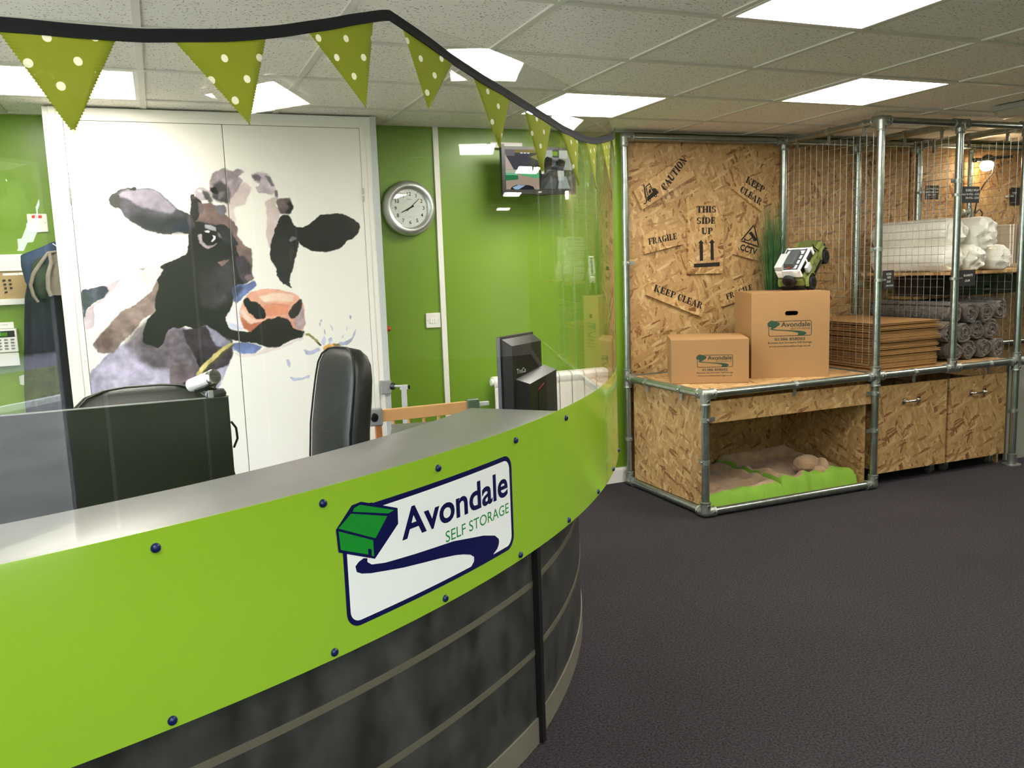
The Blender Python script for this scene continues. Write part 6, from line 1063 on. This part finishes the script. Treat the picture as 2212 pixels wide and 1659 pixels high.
# ------------------------------------------------------------------ clamp lamp, trunk, cases, packs
_kl = 1.0437
def LP(x, y, z): return (-1.2077 + (x + 1.2077) * _kl, -1.8458 + (y + 1.8458) * _kl, 1.4067 + (z - 1.4067) * _kl)
lp = thing('clamp_lamp', 'lit bulb lamp on a dark clip arm fixed to the thin pole under the ceiling', 'lamp', LP(4.25, 2.5, 2.0))
q = MB(); q.box(LP(4.20, 2.52, 2.028), (.10, .03, .030)); q.box(LP(4.36, 2.47, 2.045), (.19, .024, .022), Matrix.Rotation(-.06, 3, 'Y')); q.ob('clip_arm', M['black'], lp, bevel=.004)
q = MB(); q.sphere(LP(4.215, 2.47, 2.030), (.042, .042, .034), 20, 12); q.ob('lamp_holder', M['black'], lp, smooth=True)
q = MB(); q.sphere(LP(4.205, 2.47, 1.985), (.046, .046, .040), 20, 12); q.ob('bulb', emis('warm_bulb', (255, 226, 180), LAMP), lp, smooth=True)
q = MB(); q.tube([LP(*p) for p in [(4.255, 2.45, 2.01), (4.25, 2.46, 1.93), (4.20, 2.48, 1.86), (4.165, 2.49, 1.80), (4.15, 2.50, 1.70), (4.14, 2.50, 1.62), (4.16, 2.5, 1.56), (4.20, 2.5, 1.60), (4.22, 2.5, 1.66), (4.19, 2.5, 1.69), (4.15, 2.5, 1.66), (4.10, 2.5, 1.60), (4.09, 2.5, 1.5), (4.09, 2.5, 1.36), (4.09, 2.5, 1.285)]], .0055, 8); q.ob('flex', M['black'], lp, smooth=True)
tr = thing('metal_trunk', 'dark green metal trunk with a folding handle on the shelf above the blankets', 'trunk', (4.33, 2.6, 1.092))
q = MB(); q.bx(3.985, 4.56, 2.46, 2.70, 1.0925, 1.225); q.ob('case_body', M['trunk'], tr, bevel=.006)
q = MB(); q.bx(3.98, 4.565, 2.455, 2.705, 1.198, 1.205); q.ob('lid_rim', M['trunk'], tr, bevel=.002)
q = MB(); q.tube([(4.34, 2.455, 1.195), (4.335, 2.435, 1.155), (4.43, 2.435, 1.155), (4.425, 2.455, 1.195)], .005, 8); q.bx(4.33, 4.44, 2.452, 2.46, 1.19, 1.203); q.ob('handle', M['trunk'], tr, smooth=True)
q = MB(); q.bx(4.20, 4.265, 2.452, 2.458, 1.105, 1.150); q.cur = 1; put_text(q, '£30', 4.206, 1.118, .05, .018, lambda u, v, h: Vector((u, 2.4518 - h, v))); q.ob('price_tag', [M['chalk'], M['chalkw']], tr)
q = MB(); q.bx(4.60, 4.98, 2.47, 2.70, 1.0925, 1.222); tag(origin(q.ob('case', M['trunkd'], None, bevel=.006), (4.8, 2.6, 1.0925)), 'dark brown case right of the green trunk on the shelf', 'case')
q = MB(); q.bx(3.66, 3.955, 2.50, 2.73, 1.10, 1.235); tag(origin(q.ob('case', M['trunkd'], None, bevel=.008), (3.8, 2.6, 1.10)), 'dark case behind the BLANKETS board, left of the green trunk', 'case')
q = MB(); q.bx(3.60, 3.97, 2.48, 2.735, 1.08, 1.10); tag(origin(q.ob('shelf', M['oz']), (3.8, 2.6, 1.09)), 'short strand board shelf under the dark case behind the price board', 'shelf')
rng = random.Random(9); names7 = ['first', 'second', 'third', 'fourth', 'fifth', 'sixth', 'seventh', 'eighth']
for k in range(8):
    x = 4.37 + k * .030; q = MB(); q.box((x, 2.50, 1.425 + rng.uniform(-.005, .008)), (.011, .22, .30 + rng.uniform(-.01, .01)), Matrix.Rotation(rng.uniform(-.05, .05), 3, 'Y')); tag(origin(q.ob('cover_pack', M['plasticbag'], None, bevel=.003), (x, 2.5, 1.274)), 'clear-wrapped cover standing edge-on, %s from the left' % names7[k], 'plastic pack', 'packed covers on the upper shelf')
def pack(lab, x, y, z, w_, h_, parts):
    t = thing('cover_pack', lab, 'plastic pack', (x, y, z), 'labelled packs on the upper shelf'); q = MB(); q.box((x, y, z + h_ / 2), (w_, .022, h_)); q.ob('wrapper', M['plasticbag'], t, bevel=.005)
    for nm, m, a, b_, c_, d_ in parts: q = MB(); q.bx(x - w_ / 2 + a * w_, x - w_ / 2 + b_ * w_, y - .0135, y - .011, z + c_ * h_, z + d_ * h_); q.ob(nm, m, t)
pack('clear pack with a blue and grey picture label, right of the bubble wrap', 4.50, 2.36, 1.3015, .17, .34, [('label_picture', M['labelg'], .12, .98, .06, .88), ('label_edge', M['label'], .12, .26, .34, .88), ('label_corner', M['label'], .70, .95, .07, .20), ('label_bed', M['paper'], .34, .92, .34, .52)])
pack('clear pack with a black and red label behind the thin pole', 4.17, 2.66, 1.2735, .25, .36, [('label', M['black'], .08, .96, .10, .84), ('red_label', M['red'], .56, .80, .56, .72)])
q = MB(); q.bx(4.38, 4.72, 2.30, 2.46, 1.2735, 1.3015); tag(origin(q.ob('book_stack', M['plasticbag'], None, bevel=.003), (4.5, 2.38, 1.2735)), 'flat clear packs lying under the blue-labelled pack', 'plastic pack')
q = MB(); q.bx(4.62, 4.80, 2.40, 2.43, 1.2735, 1.66); tag(origin(q.ob('cover_pack', M['plasticbag'], None, bevel=.008), (4.7, 2.41, 1.2735)), 'clear plastic pack between the blue-labelled pack and the right post', 'plastic pack')

# ------------------------------------------------------------------ rolling bins under the shelf
def binu(x0, x1, lab):
    t = thing('rolling_bin', lab, 'storage bin', ((x0 + x1) / 2, 2.2, 0), 'strand board rolling bins under the rack'); z0, z1 = .072, .610; y0 = 1.968
    q = MB(); q.bx(x0, x1, y0, y0 + .018, z0, z1); q.ob('front_panel', M['ox'], t)
    q = MB(); q.bx(x0 + .012, x0 + .028, y0 + .018, 2.60, z0 + .02, z1 - .05); q.ob('side_panel', M['oy'], t); q = MB(); q.bx(x1 - .028, x1 - .012, y0 + .018, 2.60, z0 + .02, z1 - .05); q.ob('side_panel', M['oy'], t)
    q = MB(); q.bx(x0 + .028, x1 - .028, y0 + .018, 2.60, z0 + .02, z0 + .036); q.bx(x0 + .028, x1 - .028, 2.584, 2.60, z0 + .036, z1 - .05); q.ob('base_panel', M['oz'], t)
    xc = (x0 + x1) / 2 - .01; zh = .505; q = MB()
    for s_ in (-1, 1): q.loft([[Vector((xc + s_ * .062 + dx, y0 - yy, zh + dz)) for dx, dz in ((-.012, -.016), (.012, -.016), (.012, .016), (-.012, .016))] for yy in (0, .004)]); q.tube([(xc + s_ * .062, y0 - .004, zh), (xc + s_ * .058, y0 - .022, zh), (xc + s_ * .046, y0 - .028, zh)], [.007, .006, .006], 10)
    q.tube([(xc - .048, y0 - .028, zh), (xc - .02, y0 - .031, zh), (xc, y0 - .031, zh), (xc + .02, y0 - .031, zh), (xc + .048, y0 - .028, zh)], [.005, .006, .008, .006, .005], 10); q.ob('handle', M['chrome'], t, smooth=True, angle=40)
    for x in (x0 + .05, x1 - .05):
        for y in (2.03, 2.55): 
            q = MB(); q.bx(x - .014, x + .014, y - .012, y + .012, .045, z0 + .02); q.bx(x - .018, x - .014, y - .012, y + .02, .02, .08); q.bx(x + .014, x + .018, y - .012, y + .02, .02, .08); cs = q.ob('castor', M['fitting'], t)
            q = MB(); q.cyl((x - .012, y + .012, .0275), (x + .012, y + .012, .0275), .0275, n=24); q.cyl((x - .013, y + .012, .0275), (x + .013, y + .012, .0275), .010, n=12); q.ob('castor_wheel', M['caster'], cs, smooth=True, angle=40)
binu(2.722, 3.308, 'strand board rolling bin with a metal handle, left of the pair')
binu(3.330, 3.840, 'strand board rolling bin with a metal handle, right of the pair')
q = MB(); q.bx(3.842, 3.856, 2.02, 2.6, 0, .10); tag(origin(q.ob('end_board', M['oy']), (3.85, 2.3, 0)), 'low strand board upright on the carpet beside the right rolling bin', 'board')

# ------------------------------------------------------------------ pet bedding in the den
def cushion(name, lab, x0, x1, y0, y1, h0, seed, back=0.0):
    t = thing(name, lab, 'pet bed', ((x0 + x1) / 2, (y0 + y1) / 2, .021), 'pet cushions in the den'); nx_, ny_ = 56, 50
    def hgt(u, v):
        e = min(u, 1 - u, v * .9, (1 - v)) ; rim = max(0, 1 - e / .17); base = h0 * (.46 + .34 * math.sin(min(rim, 1) * PI)) if rim > 0 else h0 * .46
        n_ = mnoise.noise(Vector((u * 4, v * 4, seed))) * .7 + mnoise.noise(Vector((u * 10, v * 8, seed + 5))) * .36
        ed = min(1, e / .045); ed = math.sqrt(max(0, 1 - (1 - ed) ** 2)); return (base + h0 * .42 * n_ * min(1, e / .1) + back * max(0, v - .6) * (u)) * ed + .004
    G = [[Vector((x0 + (x1 - x0) * i / nx_ + .010 * mnoise.noise(Vector((i * .15, j * .12, seed))), y0 + (y1 - y0) * j / ny_ + (.012 * mnoise.noise(Vector((i * .2, 7, seed))) if j < 4 else 0), .021 + hgt(i / nx_, j / ny_))) for i in range(nx_ + 1)] for j in range(ny_ + 1)]
    vs = [p for r in G for p in r]; W_ = nx_ + 1; fa, fb = [], []
    for j in range(ny_):
        for i in range(nx_):
            f_ = (j * W_ + i, j * W_ + i + 1, (j + 1) * W_ + i + 1, (j + 1) * W_ + i); u, v = (i + .5) / nx_, (j + .5) / ny_
            wob = .03 * mnoise.noise(Vector((u * 6, v * 6, seed + 9))); (fa if (v > .085 + wob * 2.2 and u > .05 + wob and u < .93 + wob and v < .95) else fb).append(f_)
    for nm, fs, m in (('fleece_top', fa, 'fleece'), ('lime_side', fb, 'bedg')):
        q = MB(); q.add(vs, fs)
        if nm == 'lime_side': q.add([(p.x, p.y, .021) for p in (G[0][0], G[0][-1], G[-1][-1], G[-1][0])], [(0, 1, 2, 3)])
        me_o = q.ob(nm, M[m], t, smooth=True, angle=80)
        bm = bmesh.new(); bm.from_mesh(me_o.data); bmesh.ops.delete(bm, geom=[v for v in bm.verts if not v.link_faces], context='VERTS'); bmesh.ops.recalc_face_normals(bm, faces=bm.faces); up = sum(f_.normal.z for f_ in bm.faces if len(f_.verts) == 4)
        if up < 0: bmesh.ops.reverse_faces(bm, faces=bm.faces)
        bm.to_mesh(me_o.data); bm.free()
cushion('pet_cushion', 'lime-edged beige fleece cushion at the left front of the den', 1.52, 2.06, 1.975, 2.62, .105, 1.0)
cushion('pet_cushion', 'lime-edged beige fleece cushion at the right of the den, under the plush toy', 2.03, 2.615, 1.985, 2.66, .125, 4.0, .14)
ps = thing('plush_toy', 'beige stuffed plush toy lying on the right-hand pet cushion', 'soft toy', (2.40, 2.12, .10)); q = MB(); n = 28
def lump(q, c, r, seed):
    rings = []
    for j in range(1, 16):
        t = PI * j / 16; rings.append([Vector(c) + Vector((r[0] * math.sin(t) * math.cos(a), r[1] * math.sin(t) * math.sin(a), -r[2] * math.cos(t))) * (1 + .12 * mnoise.noise(Vector((math.cos(a) * 2, math.sin(a) * 2 + seed, t * 2)))) for a in [2 * PI * k / n for k in range(n)]])
    q.loft(rings)
lump(q, (2.36, 2.15, .150), (.085, .07, .052), 1); q.ob('plush_body', M['fleece'], ps, smooth=True, angle=80)
q = MB(); lump(q, (2.425, 2.09, .140), (.034, .045, .048), 2); q.ob('plush_arm', M['fleece'], ps, smooth=True, angle=80); q = MB(); lump(q, (2.375, 2.06, .122), (.04, .034, .028), 3); q.ob('plush_paw', M['fleece'], ps, smooth=True, angle=80)

# ------------------------------------------------------------------ emergency light on the ceiling at the right
em = thing('emergency_light', 'long dim emergency light fitting on the ceiling at the right edge', 'light fitting', (3.3, 1.4, 2.2))
q = MB(); q.bx(3.20, 3.36, 1.10, 1.66, 2.17, 2.198); q.ob('base', M['panelgrey'], em, bevel=.004)
q = MB(); q.loft([[Vector((3.28 + .070 * math.cos(a) * k, y, 2.172 - .045 * math.sin(a) * k)) for a in [PI * i / 12 for i in range(13)]] for y, k in ((1.655, .55), (1.648, .85), (1.63, 1), (1.13, 1), (1.11, .8))]); q.ob('diffuser', mat('clear_ribbed_cover', (150, 146, 128), .3), em, smooth=True, angle=50)
# tidy: helper keys used while building
for o in bpy.data.objects:
    if '_m' in o: del o['_m']
